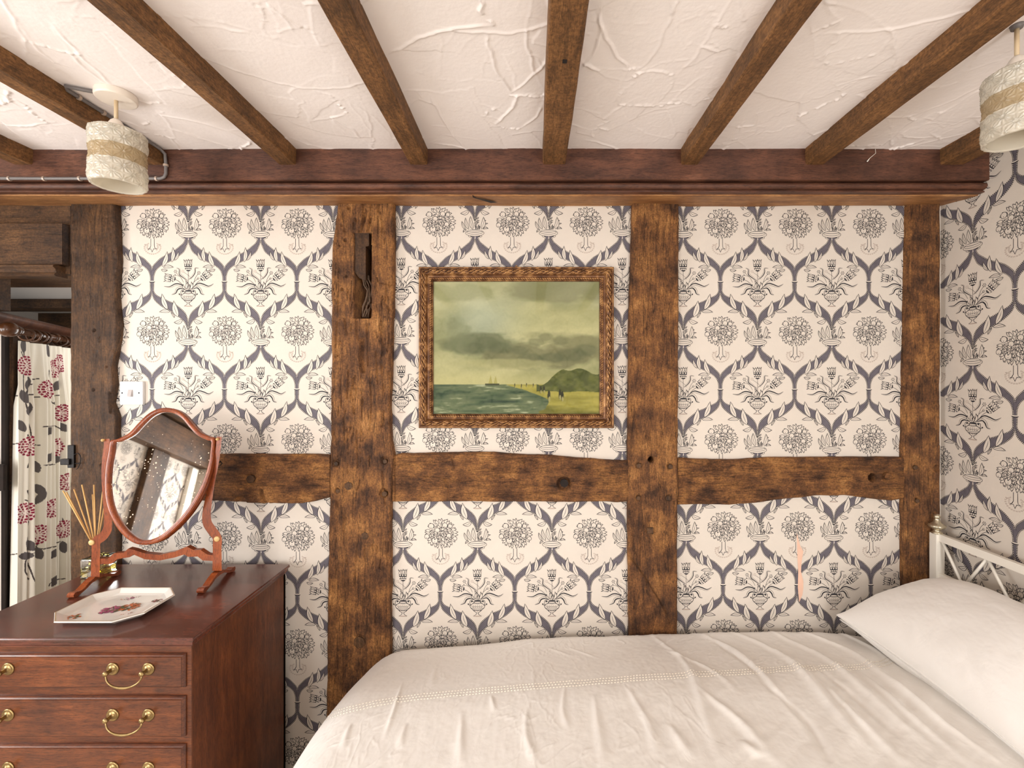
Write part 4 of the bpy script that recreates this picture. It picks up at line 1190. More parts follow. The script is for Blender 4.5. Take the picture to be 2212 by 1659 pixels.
m.build('rocker', M['rocker'], sw)
for s_ in (-1, 1):
    m = MB(); m.lathe([(.0028, .001), (.0028, -.0008), (.001, -.0012)], (xm + s_ * .0305, 1.688, zm + .001), (0, 1, 0), 10); m.build('screw', M['iron'], sw)

# ------------------------------------------------------------------ cable on the ceiling
cb = thing('electric_cable', (PX(130, 1.1), 1.2, CEIL), 'grey painted cable running from the left ceiling rose along the joist and beam', 'cable')
xj = PX(354, 1.519) + .004
pts = [(-1.10 - .035, 1.21, CEIL - .006), (-1.16, 1.2, CEIL - .006), (xj + .01, 1.185, CEIL - .006), (xj, 1.2, CEIL - .007), (xj, 1.3, CEIL - .007), (xj, 1.45, CEIL - .008), (xj, 1.500, CEIL - .010), (xj + .006, 1.511, CEIL - .02), (xj + .008, 1.512, CEIL - .05), (xj + .008, 1.512, zf + .018), (xj + .002, 1.512, zf + .006), (xj - .01, 1.512, zf + .002), (-1.5, 1.512, zf + .002), (XL + .01, 1.512, zf + .003)]
m = MB(); m.tube(pts, .0048, 8); m.build('cable_run', M['cable'], cb)
m = MB()
def clip(x, y, z, ax):
    mm = MB(); mm.lathe([(.0075, -.003), (.0075, .003)], (x, y, z), ax, 10, smooth=False); mm.build('cable_clip', M['clip'], cb)
for px in (20, 95, 172, 338): clip(PX(px, 1.512), 1.513, zf + .002, (1, 0, 0))
for y in (1.23, 1.30, 1.43): clip(xj, y, CEIL - .007, (0, 1, 0))
clip(xj + .008, 1.512, zf + .045, (0, 0, 1))

# ------------------------------------------------------------------ pendant lamps
def pendant(x, y, label, rose=True):
    L = thing('pendant_lamp', (x, y, CEIL), label, 'pendant lamp', 'pressed glass pendant lamps')
    m = MB()
    if rose: m.lathe([(.0, .001), (.0445, .001), (.0455, -.001), (.0455, -.002), (.0455, -.0125), (.0450, -.014), (.0435, -.0165), (.0425, -.017), (.041, -.0172), (.0, -.0180)], (x, y, CEIL), (0, 0, 1), 40, caps=False)
    else: m.lathe([(.0, .001), (.012, .0), (.010, -.008), (.0, -.009)], (x, y, CEIL), (0, 0, 1), 20, caps=False)
    m.build('ceiling_rose', M['cream_plastic'] if rose else M['cable'], L)
    m = MB(); m.tube([(x, y, CEIL - .008), (x, y, CEIL - .075)], .0044, 10); m.build('flex', M['flex'], L)
    m = MB(); m.lathe([(.004, -.066), (.007, -.067), (.012, -.072), (.0175, -.082), (.0185, -.090), (.0185, -.11), (.015, -.125), (.013, -.150)], (x, y, CEIL), (0, 0, 1), 24)
    m.build('lamp_holder', M['cream_plastic'], L)
    zt, zb = CEIL - .098, CEIL - .243
    nt, nz = 240, 110
    x = x + .006
    th = np.linspace(0, 2 * math.pi, nt + 1)[:, None]; v = np.linspace(0, 1, nz)[None, :]
    H_ = zt - zb; rad = .0575
    ns = 9; rows = 4
    # pressed stars, staggered
    best = np.zeros((nt + 1, nz))
    cu = (th / (2 * math.pi) * ns); cv = v * rows
    for off in (0, .5):
        du = (cu + off) % 1 - .5; dv = (cv + off) % 1 - .5
        du = du * 1.0 + 0 * dv; dv = dv + 0 * du
        rr = np.hypot(du, dv); aa = np.arctan2(dv, du)
        star = np.abs(((aa / (2 * math.pi) * 12) % 1) * 2 - 1) * np.clip(1.15 - rr / .5, 0, 1) * np.clip(rr / .12, 0, 1)
        best = np.maximum(best, star)
    ridge = .0058 * best
    vs = np.broadcast_to(v, best.shape)
    prof = rad * (1 - .22 * np.clip(1 - vs / .06, 0, 1) ** 2 + .02 * np.sin(vs * math.pi * 3) - .05 * np.clip((vs - .95) / .05, 0, 1) ** 2)
    R_ = prof + ridge * np.clip(vs / .05, 0, 1)
    G = np.stack([x + R_ * np.cos(th), y + R_ * np.sin(th), zt - vs * H_], -1)
    m = MB()
    i1, i2 = int(nz * .36), int(nz * .62)
    m.grid(G[:, :i1 + 1], 0, True, True); m.grid(G[:, i1:i2 + 1], 1, True, True); m.grid(G[:, i2:], 0, True, True)
    # rim and inner wall
    Ri = prof - .004
    Gi = np.stack([x + Ri * np.cos(th), y + Ri * np.sin(th), zt - vs * H_ - .0005], -1)[:, ::6]
    m.grid(Gi, 0, True, False)
    rim = np.stack([G[:, -1], (G[:, -1] + Gi[:, -1]) / 2 - np.array([0, 0, .0025]), Gi[:, -1]], 1); m.grid(rim, 0, True, True)
    topr = [( (1 - k / 4) * (rad * .78) + k / 4 * .018) for k in range(5)]
    m.lathe([(r, .0016 * k) for k, r in enumerate(topr)], (x, y, zt), (0, 0, 1), 40, 0, caps=False)
    m.build('glass_shade', [M['frost'], M['amber']], L)
    m = MB(); m.lathe([(.010, -.150), (.012, -.160), (.024, -.185), (.026, -.200), (.018, -.215), (.0, -.220)], (x, y, CEIL), (0, 0, 1), 20, caps=False)
    m.build('bulb', M['cream_plastic'], L)
pendant(-1.10, 1.227, 'pressed glass pendant lamp on a white ceiling rose at the left')
pendant(1.032, .989, 'pressed glass pendant lamp at the right edge, above the bed', False)

# ------------------------------------------------------------------ framed picture (generic seascape print)
def picture():
    yb, yf = WALL - .001, 1.660
    xo = [PX(902, 1.664), PX(1328, 1.664)]; zo = [PZ(926, 1.664), PZ(574, 1.664)]
    fr = thing('picture_frame', ((xo[0] + xo[1]) / 2, 1.69, zo[0]), 'seascape print in a carved bronze-gilt frame hanging between two oak posts', 'picture')
    Wf = .0515
    # profile from the outer edge inwards: (inset, depth towards the room)
    S = np.array([(0, 0), (0, .018), (.002, .026), (.005, .028), (.008, .0265), (.010, .0285), (.014, .0325), (.020, .034), (.027, .030), (.031, .024), (.033, .0215), (.037, .0205), (.0395, .021), (.041, .0225), (.044, .0225), (.046, .019), (.050, .0150), (.0515, .010), (.0515, .004)])
    from_s = np.linspace(0, 1, 60)
    cum = np.concatenate([[0], np.cumsum(np.hypot(*np.diff(S, axis=0).T))]); cum /= cum[-1]
    ins = np.interp(from_s, cum, S[:, 0]); dep = np.interp(from_s, cum, S[:, 1])
    m = MB()
    xm0, xm1, zm0, zm1 = xo[0], xo[1], zo[0], zo[1]
    for side in range(4):
        hor = side % 2 == 0
        Ln = (xm1 - xm0) if hor else (zm1 - zm0)
        n = int(Ln / .0013)
        e = np.linspace(0, 1, n)[:, None]
        I = ins[None, :]; Dp = np.repeat(dep[None, :], n, 0)
        a = I + e * (Ln - 2 * I)                      # mitred position along the side
        per = .0385; k = np.round(Ln / per); per = Ln / k
        ph = 2 * math.pi * a / per
        big = np.clip(1 - np.abs(I - .0185) / .0105, 0, 1)
        scroll = np.sin(ph + 3.2 * np.sin((I - .0185) * 260)) * .5 + .5 * np.sin(2 * ph - (I - .0185) * 520)
        leafy = np.sin(3 * ph + (I - .0185) * 900 * np.sign(np.sin(ph)))
        Dp = Dp + big * (.0052 * scroll + .0020 * leafy)
        rope = np.clip(1 - np.abs(I - .0055) / .0035, 0, 1); Dp = Dp + rope * .0010 * np.sin(2 * math.pi * a / .0058 + I * 1200)
        bead = np.clip(1 - np.abs(I - .0445) / .0045, 0, 1); Dp = Dp + bead * .0024 * np.sin(2 * math.pi * a / .0086 + I * 500) 
        if side == 0: X = xm0 + a; Z = zm0 + I + 0 * a
        elif side == 2: X = xm1 - a; Z = zm1 - I + 0 * a
        elif side == 1: X = xm1 - I + 0 * a; Z = zm0 + a
        else: X = xm0 + I + 0 * a; Z = zm1 - a
        G = np.stack([X, yb - Dp, Z], -1)
        m.grid(G, 0, True, False)
    m.build('frame', M['gilt'], fr)
    # print
    x0, x1, z0, z1 = xo[0] + .049, xo[1] - .049, zo[0] + .049, zo[1] - .049
    nx, nz = 400, 310
    U, V = np.meshgrid(np.linspace(0, 1, nx), np.linspace(0, 1, nz), indexing='ij')   # V up
    mixc = lambda a, b, t: a + (b - a) * np.clip(t, 0, 1)[..., None]
    c = lambda *k: np.array(srgb(*k))
    T = 1 - V
    cl = fbm(U * 3.2 + 2, T * 6 + U * 1.2, 3, 5) * 1.6 + .25 * np.sin(T * 9 + U * 2.5 + 1.0) 
    sky = mixc(c(168, 166, 120) * np.ones((nx, nz, 3)), c(216, 208, 160), (cl + .35) * 1.4)
    sky = mixc(sky, c(206, 212, 196), np.exp(-((U - .3) / .2) ** 2 - ((T - .28) / .2) ** 2) * .6)
    def cloud(cx, cy, sx, sy, col, k, s_):
        nonlocal sky
        d = ((U - cx) / sx) ** 2 + ((T - cy) / sy) ** 2
        w = np.clip((1.15 - d + 1.6 * fbm(U * 9, T * 14, s_, 5)) * 1.6, 0, 1) * k
        sky = mixc(sky, c(*col), w)
    cloud(.85, .06, .5, .10, (140, 138, 98), .7, 2); cloud(.1, .08, .3, .08, (160, 160, 118), .6, 3)
    cloud(.30, .47, .26, .09, (118, 124, 92), .8, 5); cloud(.62, .57, .34, .10, (128, 126, 92), .8, 8); cloud(.88, .50, .25, .09, (138, 134, 98), .75, 9)
    for (cx_, cy_, s_, sd) in ((.24, .50, .07, 1), (.33, .46, .09, 2), (.42, .50, .08, 3), (.52, .52, .07, 4), (.62, .46, .06, 5), (.68, .42, .05, 6), (.76, .44, .06, 7), (.58, .60, .09, 8), (.70, .58, .08, 9), (.82, .55, .09, 10), (.92, .52, .08, 12)):
        cloud(cx_, cy_, s_, s_ * .62, (104, 110, 80), .5, sd)
    cloud(.72, .42, .2, .05, (150, 146, 108), .4, 11); cloud(.15, .42, .08, .16, (140, 144, 110), .5, 13); cloud(.42, .62, .3, .04, (206, 198, 146), .5, 15)
    hz = .775
    img = mixc(sky, c(216, 206, 150), np.clip((T - .66) / .1, 0, 1) * (T < hz) * .65)
    shore = .775 + .0 * U + np.clip((.68 - U), 0, 1) * .42 - .03 * np.sin(U * 9) + .03 * fbm(U * 12, T * 10, 6, 3)
    sand = mixc(c(196, 182, 92) * np.ones((nx, nz, 3)), c(142, 136, 60), (fbm(U * 7, T * 34, 17, 5) + .2) * 1.7)
    sand = mixc(sand, c(96, 98, 42), np.clip((T - .93) / .07 + 2 * fbm(U * 6, T * 20, 27, 4), 0, 1) * .7)
    wave = fbm(U * 9 + T * 3, T * 42, 19, 5)
    sea = mixc(c(84, 104, 78) * np.ones((nx, nz, 3)), c(128, 138, 104), (wave + .15) * 3)
    sea = mixc(sea, c(196, 198, 164), np.clip((wave - .16) * 9, 0, 1)); sea = mixc(sea, c(60, 82, 66), np.clip(-(wave + .12) * 5, 0, 1))
    img = np.where((T > hz)[..., None], np.where((T > shore + .02)[..., None] & (U > .0)[..., None] & (T < 2)[..., None] & ((U - .52) > (T - 1.0) * -.0 - .5 + (1 - T) * 0)[..., None] & ((U > .46 + .9 * np.abs(T - .90) * (T > .9) + .0 * T) | (U > .62) )[..., None], sand, sea), img)
    sl = T - hz
    seam = U < .40 + .27 * np.sin(np.clip(sl / .2, 0, 1) * 2.2) + .05 * fbm(U * 5, T * 26, 51, 3) + .02
    lowsea = (sl > .0) & seam
    img = np.where((T > hz)[..., None], np.where(lowsea[..., None], sea, sand), img)
    dune = hz - .0 - .115 * np.clip((U - .64) / .14, 0, 1) ** 1.3 + .012 * np.sin(U * 40) + .02 * fbm(U * 14, T * 4, 23, 3) + .03 * np.clip((U - .86) / .1, 0, 1)
    dmask = (T > dune) & (T < hz + .055 + .02 * fbm(U * 10, T * 2, 5, 2)) & (U > .62)
    dcol = mixc(c(86, 94, 46) * np.ones((nx, nz, 3)), c(130, 132, 70), (fbm(U * 22, T * 26, 29, 4) + .1) * 2.4)
    img = np.where(dmask[..., None], dcol, img)
    # a small two-sail boat and a few strollers of no particular picture
    for (bx, s_) in ((.345, 1.), (.375, .9)):
        u = (U - bx) / (.014 * s_); w = (T - (hz - .03)) / (.038 * s_)
        img = np.where(((np.abs(u) < .5 * (1.1 + w)) & (w > -1) & (w < .75))[..., None], c(196, 184, 116), img)
    img = np.where(((np.abs(U - .355) < .042) & (np.abs(T - hz) < .006))[..., None], c(74, 80, 56), img)
    for (bx, by, s_) in ((.49, .785, .6), (.53, .79, .6), (.56, .78, .5), (.645, .815, .9), (.665, .813, .9), (.695, .86, 1.4), (.76, .85, 1.3), (.775, .862, 1.3), (.60, .782, .5)):
        q = ((U - bx) / (.0062 * s_)) ** 2 + ((T - by) / (.030 * s_)) ** 2
        img = np.where((q < 1)[..., None], c(52, 54, 38), img)
        q = ((U - bx - .002) / (.0042 * s_)) ** 2 + ((T - by - .018 * s_) / (.014 * s_)) ** 2
        img = np.where((q < 1)[..., None], c(186, 176, 120), img)
    img = np.clip(img * (1 + .10 * fbm(U * 160, V * 130, 40, 2)[..., None]), 0, 1)
    yp = yb - .006
    G = np.stack([x0 + U * (x1 - x0), yp + 0 * U, z0 + V * (z1 - z0)], -1)
    color_grid('print', G, img, M['print'], fr)
    m = MB(); m.box(x0, x1, yp - .004, yp - .003, z0, z1); m.build('glass_pane', M['pane'], fr)
    m = MB(); m.tube([((x0 + x1) / 2 - .006, yb - .012, zo[1] - .002), ((x0 + x1) / 2, yb - .012, zo[1] + .007), ((x0 + x1) / 2 + .006, yb - .012, zo[1] - .002)], .002, 6); m.build('hanging_ring', M['gilt'], fr)
picture()
# ------------------------------------------------------------------ chest of drawers
def chest():
    xl, xr, yf, yb, zt = -1.514, -.864, 1.182, 1.655, .845
    ch = thing('chest_of_drawers', ((xl + xr) / 2, (yf + yb) / 2, 0), 'mahogany chest of drawers with brass swan-neck handles, below the dressing mirror', 'chest of drawers')
    bx0, bx1, bf, bb = xl + .014, xr - .014, yf + .016, yb - .004
    # moulded top: sweep a profile round front and right/left sides
    prof = [(.0, 0), (.0015, -.003), (.0, -.006), (.001, -.010), (.005, -.0115), (.006, -.0135), (.0065, -.022), (.010, -.026), (.013, -.0275), (.0135, -.030), (.05, -.030)]
    loops = []
    for i_, z_ in prof:
        loops.append([(xl + i_, yb, zt + z_), (xl + i_, yf + i_, zt + z_), (xr - i_, yf + i_, zt + z_), (xr - i_, yb, zt + z_)])
    m = MB(); n = len(loops)
    m.add([p for l in loops for p in l], [(i * 4 + k, i * 4 + k + 1, i * 4 + 4 + k + 1, i * 4 + 4 + k) for i in range(n - 1) for k in range(3)] + [(i * 4 + 3, i * 4, i * 4 + 4, i * 4 + 7) for i in range(n - 1)] + [(3, 2, 1, 0)])
    m.build('top', M['maho_top'], ch)
    m = MB()
    m.cbox(bx0, bx0 + .018, bf, bb, .06, zt - .03, .001); m.cbox(bx1 - .018, bx1, bf, bb, .06, zt - .03, .001); m.box(bx0, bx1, bb - .012, bb, .06, zt - .03)
    m.build('side_panel', M['maho_z'], ch)
    dz = [(.799, .712), (.690, .586), (.566, .440), (.420, .285), (.265, .115)]
    m = MB()
    m.box(bx0 + .001, bx0 + .022, bf - .001, bf + .02, .06, zt - .03); m.box(bx1 - .022, bx1 - .001, bf - .001, bf + .02, .06, zt - .03)
    zz = [zt - .03] + [v for a in dz for v in a] + [.06]
    for k in range(0, len(zz), 2):
        m.box(bx0 + .022, bx1 - .022, bf - .001, bf + .02, zz[k + 1], zz[k])
    m.build('front_rail', M['maho_x'], ch)
    m = MB(); m.box(bx0 + .03, bx1 - .03, bf + .02, bb - .02, .08, zt - .04); m.build('drawer_carcass', M['dark'], ch)
    for sx in (bx0, bx1 - .05):
        for sy in (bf, bb - .05):
            m = MB(); m.cbox(sx, sx + .05, sy, sy + .05, 0, .06, .004); m.build('foot', M['maho_z'], ch)
    da, db = xl + .026, xr - .027
    for k, (a, c) in enumerate(dz):
        dd = MB(); y0 = bf - .013; e = .0055
        # drawer front with a worked lip
        P = [(0, 0), (0, -.0045), (e * .45, -.0085), (e, -.0105), (e + .0008, -.0125)]
        Lp = []
        for i_, d_ in P: Lp.append([(da + i_, bf + d_ - .0, c + i_), (db - i_, bf + d_, c + i_), (db - i_, bf + d_, a - i_), (da + i_, bf + d_, a - i_)])
        n = len(Lp)
        dd.add([p for l in Lp for p in l], [(i * 4 + q, i * 4 + (q + 1) % 4, i * 4 + 4 + (q + 1) % 4, i * 4 + 4 + q) for i in range(n - 1) for q in range(4)] + [tuple(range((n - 1) * 4, n * 4))])
        dd.add([(da, bf + .02, c), (db, bf + .02, c), (db, bf + .02, a), (da, bf + .02, a), (da, bf, c), (db, bf, c), (db, bf, a), (da, bf, a)], [(0, 1, 5, 4), (1, 2, 6, 5), (2, 3, 7, 6), (3, 0, 4, 7)])
        d = dd.build('drawer', M['maho_x'], ch)
        ym = bf - .0125; zc = (a + c) / 2 + .0085
        for hx in (-1.0255, -1.3835):
            h = MB()
            for s_ in (-1, 1):
                px = hx + s_ * .0455
                h.lathe([(.0, .0), (.0155, .0), (.0160, -.0015), (.0135, -.003), (.012, -.0026), (.009, -.0042), (.006, -.0055), (.0045, -.008), (.0045, -.015), (.0062, -.018), (.0068, -.021), (.0055, -.0245), (.002, -.026), (0, -.026)], (px, ym, zc), (0, 1, 0), 20, caps=False)
            q = []
            for u in np.linspace(0, 1, 22):
                ang = math.pi * u
                xx = -.0455 * math.cos(ang) * (1 + .0 * u)
                sw_ = .0045 * math.sin(3 * ang)
                q.append((hx + xx * (1 - .06 * math.sin(ang)), ym - .020 - .005 * math.sin(ang), zc - .004 - .030 * math.sin(ang) ** .75 + .001))
            h.tube(q, [.0021 + .0015 * math.exp(-((u - .5) / .16) ** 2) for u in np.linspace(0, 1, 22)], 8)
            hb = h.build('handle', M['brass'], ch)
            hb.parent = d
chest()
CT = .845

# ------------------------------------------------------------------ dressing mirror
def mirror():
    Pa = np.array([-1.385, 1.482]); dr = np.array([1, .083]); dr /= np.hypot(*dr); nr = np.array([dr[1], -dr[0]])      # nr points to the camera
    T = thing('dressing_mirror', (Pa[0] + .18, 1.50, CT), 'shield-shaped toilet mirror on a satinwood stand, standing on the chest', 'mirror')
    def onv(px, py, off=0.):
        """pixel on the vertical plane of the stand, moved off metres towards the camera"""
        P = Pa + nr * off
        d = np.array([(px - CX) / F, 1.0]); s_ = (P @ nr) / (d @ nr)
        return (d[0] * s_, s_, EYE + (CY - py) / F * s_)
    c1 = lambda x, y: (x / 3.0722, 800 + y / 3.0722)
    th = .020
    ex = (-nr[0] * th, -nr[1] * th, 0)
    def plate(pts, name, mat, parent, off=.010, smooth_n=5, closed_smooth=True):
        P = catmull([c1(*p) for p in pts], smooth_n, True) if closed_smooth else [c1(*p) for p in pts]
        m = MB(); m.prism([onv(p[0], p[1], off) for p in P], ex, 0, closed_smooth); return m.build(name, mat, parent)
    # uprights: the lyre-shaped arms and straight lower parts
    def arm(cl, ws, name='upright'):
        P = np.array(catmull([c1(*p) for p in cl], 8)); W = np.interp(np.linspace(0, 1, len(P)), np.linspace(0, 1, len(ws)), ws) / 3.0722
        t = np.gradient(P, axis=0); t /= np.linalg.norm(t, axis=1)[:, None]; nn = np.stack([-t[:, 1], t[:, 0]], 1)
        A = P + nn * W[:, None] / 2; B = P - nn * W[:, None] / 2
        m = MB()
        F3 = lambda pts, off: np.array([onv(p[0], p[1], off) for p in pts])
        G = np.stack([F3(A, .010), F3(A, -.010), F3(B, -.010), F3(B, .010), F3(A, .010)], 1)
        m.grid(G, 0, False)
        m.add(G[0, :4].tolist(), [(0, 1, 2, 3)]); m.add(G[-1, :4].tolist(), [(3, 2, 1, 0)])
        return m.build(name, M['mirror_wood'], T)
    arm([(632, 1372), (634, 1280), (636, 1200), (640, 1135), (685, 1100), (712, 1055), (716, 1000), (706, 900), (694, 790), (690, 680), (696, 580), (708, 500), (706, 455)], [60, 58, 56, 60, 58, 58, 52, 40, 34, 34, 36, 38, 40])
    arm([(1440, 1330), (1441, 1250), (1441, 1180), (1440, 1110), (1405, 1060), (1375, 1010), (1372, 940), (1388, 840), (1412, 720), (1434, 620), (1446, 540), (1452, 480), (1455, 440)], [62, 60, 58, 60, 64, 62, 56, 46, 36, 34, 32, 32, 36])
    # stretcher
    top = [(640, 1250), (715, 1250), (755, 1215), (820, 1210), (850, 1183), (890, 1192), (960, 1215), (1060, 1225), (1160, 1203), (1240, 1170), (1285, 1193), (1330, 1192), (1375, 1222), (1425, 1230)]
    bot = [(1425, 1266), (1345, 1262), (1312, 1236), (1250, 1238), (1222, 1222), (1160, 1242), (1060, 1262), (960, 1254), (885, 1222), (860, 1240), (780, 1252), (735, 1285), (640, 1287)]
    m = MB(); P = [c1(*p) for p in top + bot]
    m.prism([onv(p[0], p[1], .009) for p in P], (-nr[0] * .018, -nr[1] * .018, 0)); m.build('stretcher', M['mirror_wood'], T)
    # bone roundels on the uprights
    for (x, y) in ((610, 1142), (1441, 1118)):
        p = onv(*c1(x, y), .0095); m = MB(); m.lathe([(.0088, 0), (.0088, .0025), (.007, .004), (0, .0042)], p, (nr[0], nr[1], 0), 20, caps=False); m.build('roundel', M['bone'], T)
    for (x, y) in ((687, 463), (1447, 456)):
        p = onv(*c1(x, y), .010); m = MB(); m.lathe([(.0042, 0), (.0046, .005), (.002, .008), (0, .008)], p, (nr[0], nr[1], 0), 14, caps=False); m.build('pivot_knob', M['bone'], T)
    # scroll feet, running front to back
    for (cxp, wd) in ((634, .0), (1441, .0)):
        px, py = c1(cxp, 1340)
        b0 = np.array(onv(px, py)[:2]); fx = np.array([nr[0], nr[1]]); rt = np.array([-fx[1], fx[0]])
        # side profile (s forward, z up)
        half = [(0.0, .034), (.014, .034), (.022, .030), (.034, .026), (.048, .019), (.060, .0135), (.070, .014), (.078, .0165), (.085, .0155), (.0895, .0105), (.089, .005), (.084, .001), (.077, .0), (.070, .003), (.062, .0055), (.050, .0085), (.040, .013), (.030, .0185), (.022, .0205), (.012, .0215), (0, .0225)]
        upper = half[:11]; lower = half[11:]
        full = [(s_, z_) for s_, z_ in half] + [(-s_, z_) for s_, z_ in half[::-1]]
        out = [(b0[0] + fx[0] * s_ - rt[0] * .010, b0[1] + fx[1] * s_ - rt[1] * .010, CT + z_) for s_, z_ in full]
        m = MB(); m.prism(out, (rt[0] * .020, rt[1] * .020, 0)); m.build('foot', M['mirror_wood'], T)
    # shield frame in its own tilted plane
    tilt = .20
    nv = np.array([nr[0], nr[1], tilt]); nv /= np.linalg.norm(nv)
    piv = np.array(onv(*c1(1080, 460), .0))
    eye = np.array([0, 0, EYE])
    def onm(px, py, off=0.):
        d = np.array([(px - CX) / F, 1.0, (CY - py) / F]); s_ = ((piv + nv * off - eye) @ nv) / (d @ nv); return eye + d * s_
    out_ = [(1112, 250), (1180, 262), (1235, 298), (1285, 355), (1340, 412), (1400, 440), (1432, 452), (1430, 520), (1422, 600), (1395, 710), (1345, 830), (1270, 950), (1180, 1050), (1090, 1122), (1000, 1155), (905, 1146), (820, 1085), (752, 985), (715, 880), (703, 760), (710, 640), (728, 540), (742, 470), (790, 456), (865, 418), (930, 350), (990, 292), (1050, 260)]
    inn_ = [(1110, 278), (1170, 290), (1218, 322), (1262, 375), (1315, 430), (1380, 464), (1408, 474), (1405, 530), (1396, 600), (1368, 700), (1318, 812), (1246, 925), (1160, 1020), (1078, 1090), (1000, 1124), (925, 1115), (850, 1058), (785, 965), (750, 870), (738, 760), (744, 645), (760, 550), (772, 482), (812, 472), (890, 432), (950, 370), (1005, 318), (1055, 288)]
    A = catmull([c1(*p) for p in out_], 5, True); B = catmull([c1(*p) for p in inn_], 5, True)
    n = len(A)
    pr = [(0., -.012), (0., .006), (.12, .009), (.5, .010), (.85, .009), (1., .005), (1., -.004)]
    G = np.zeros((n + 1, len(pr), 3))
    for i in range(n + 1):
        a3 = onm(*A[i % n]); b3 = onm(*B[i % n])
        for j, (f_, o_) in enumerate(pr): G[i, j] = a3 + (b3 - a3) * f_ + nv * o_
    m = MB(); m.grid(G, 0, True, False); m.build('mirror_frame', M['mirror_wood'], T)
    m = MB(); m.add([tuple(onm(*q)) for q in B], [tuple(range(n))[::-1]]); m.build('mirror_glass', M['mirror'], T)
    m = MB(); m.prism([tuple(onm(*q) - nv * .004) for q in A], tuple(-nv * .007)); m.build('backboard', M['mirror_wood'], T)
mirror()

# ------------------------------------------------------------------ reed diffuser
df = thing('reed_diffuser', (-1.455, 1.565, CT), 'square clear glass diffuser bottle with yellow oil behind the mirror stand', 'diffuser')
bx = (-1.490, -1.426, 1.528, 1.596)
m = MB(); m.cbox(bx[0], bx[1], bx[2], bx[3], CT, CT + .066, .006)
o = m.build('bottle', M['glass'], df)
m = MB(); m.cbox(bx[0] + .0035, bx[1] - .0035, bx[2] + .0035, bx[3] - .0035, CT + .006, CT + .030, .004); m.build('oil', M['oil'], df)
cxd, cyd = -1.462, 1.556
m = MB(); m.lathe([(.010, 0), (.0105, .003), (.0105, .024), (.0085, .026), (.0085, .028)], (cxd, cyd, CT + .064), (0, 0, 1), 18); m.build('collar', M['cork'], df)
tips = [(136, 1060, -.02), (143, 1063, .0), (160, 1057, .03), (177, 1047, -.01), (203, 1047, .02), (200, 1068, .05), (222, 1062, -.02), (226, 1092, .04)]
for k, (px, py, dy) in enumerate(tips):
    tp = unp(px, py, cyd + dy)
    bs = Vector((cxd - (tp[0] - cxd) * .08, cyd - dy * .1, CT + .070))
    m = MB(); m.tube([bs, tp], .0022, 7)
    tag(m.build('diffuser_reed', M['reed']), 'thin straw-coloured reed fanning out of the diffuser bottle', 'reed', 'reeds in the diffuser')

# ------------------------------------------------------------------ octagonal porcelain tray
def tray():
    cx, cy = -1.185, 1.325
    rot = math.radians(0)
    T = thing('porcelain_tray', (cx, cy, CT), 'white octagonal porcelain tray with small flower sprays on the chest top', 'tray')
    def octo(hx, hy, cut): return [(-hx + cut, -hy), (hx - cut, -hy), (hx, -hy + cut), (hx, hy - cut), (hx - cut, hy), (-hx + cut, hy), (-hx, hy - cut), (-hx, -hy + cut)]
    HX, HY = .124, .102
    prof = [(.032, 0), (.030, .001), (.016, .006), (.004, .0135), (.0, .0165), (.0005, .019), (.003, .0195), (.006, .0185), (.018, .0095), (.026, .0065), (.032, .006)]
    m = MB(); L = []
    for i_, z_ in prof:
        L.append([(cx + a, cy + b, CT + z_ + .0005) for a, b in octo(HX - i_, HY - i_, .048 - i_ * .55)])
    n = len(L)
    m.add([p for l in L for p in l], [(i * 8 + k, i * 8 + (k + 1) % 8, i * 8 + 8 + (k + 1) % 8, i * 8 + 8 + k) for i in range(n - 1) for k in range(8)] + [tuple(range((n - 1) * 8, n * 8)), tuple(range(7, -1, -1))], 0)
    m.build('dish', M['ceramic'], T)
    r = [[(cx + a, cy + b, CT + .0203) for a, b in octo(HX - q, HY - q, .048 - q * .55)] for q in (.0018, .0034)]
    m = MB(); m.add(r[0] + r[1], [(k, (k + 1) % 8, 8 + (k + 1) % 8, 8 + k) for k in range(8)]); m.build('gilt_line', M['gilt_line'], T)
    rnd = random.Random(3); z = CT + .0072
    def spray(x, y, s_, mi, n):
        m = MB()
        for k in range(n):
            a = rnd.uniform(0, 6.28); r_ = s_ * rnd.uniform(.1, 1.) ** .7; px, py = x + r_ * math.cos(a), y + r_ * math.sin(a) * .8
            rr = s_ * rnd.uniform(.10, .24); q = rnd.uniform(0, 3); mat = mi if rnd.random() < .62 else 2
            zz = z + .00003 * k
            m.add([(px + rr * math.cos(q + j * 1.047) * (1.5 if j % 3 == 0 else .7), py + rr * math.sin(q + j * 1.047) * (1.5 if j % 3 == 0 else .7), zz) for j in range(6)], [tuple(range(6))], mat)
        m.build('flower_spray', [M['pink'], M['orange'], M['leafg'], M['maroon']], T)
    spray(cx - .008, cy - .014, .026, 0, 60); spray(cx + .032, cy + .004, .026, 1, 60)
    spray(cx - .012, cy + .055, .013, 0, 24); spray(cx + .006, cy + .066, .007, 3, 10); spray(cx - .03, cy + .05, .006, 1, 8)
    spray(cx - .070, cy - .052, .017, 1, 34); spray(cx + .082, cy + .040, .014, 3, 26); spray(cx + .062, cy - .030, .007, 3, 10); spray(cx + .05, cy - .042, .006, 1, 8)
tray()

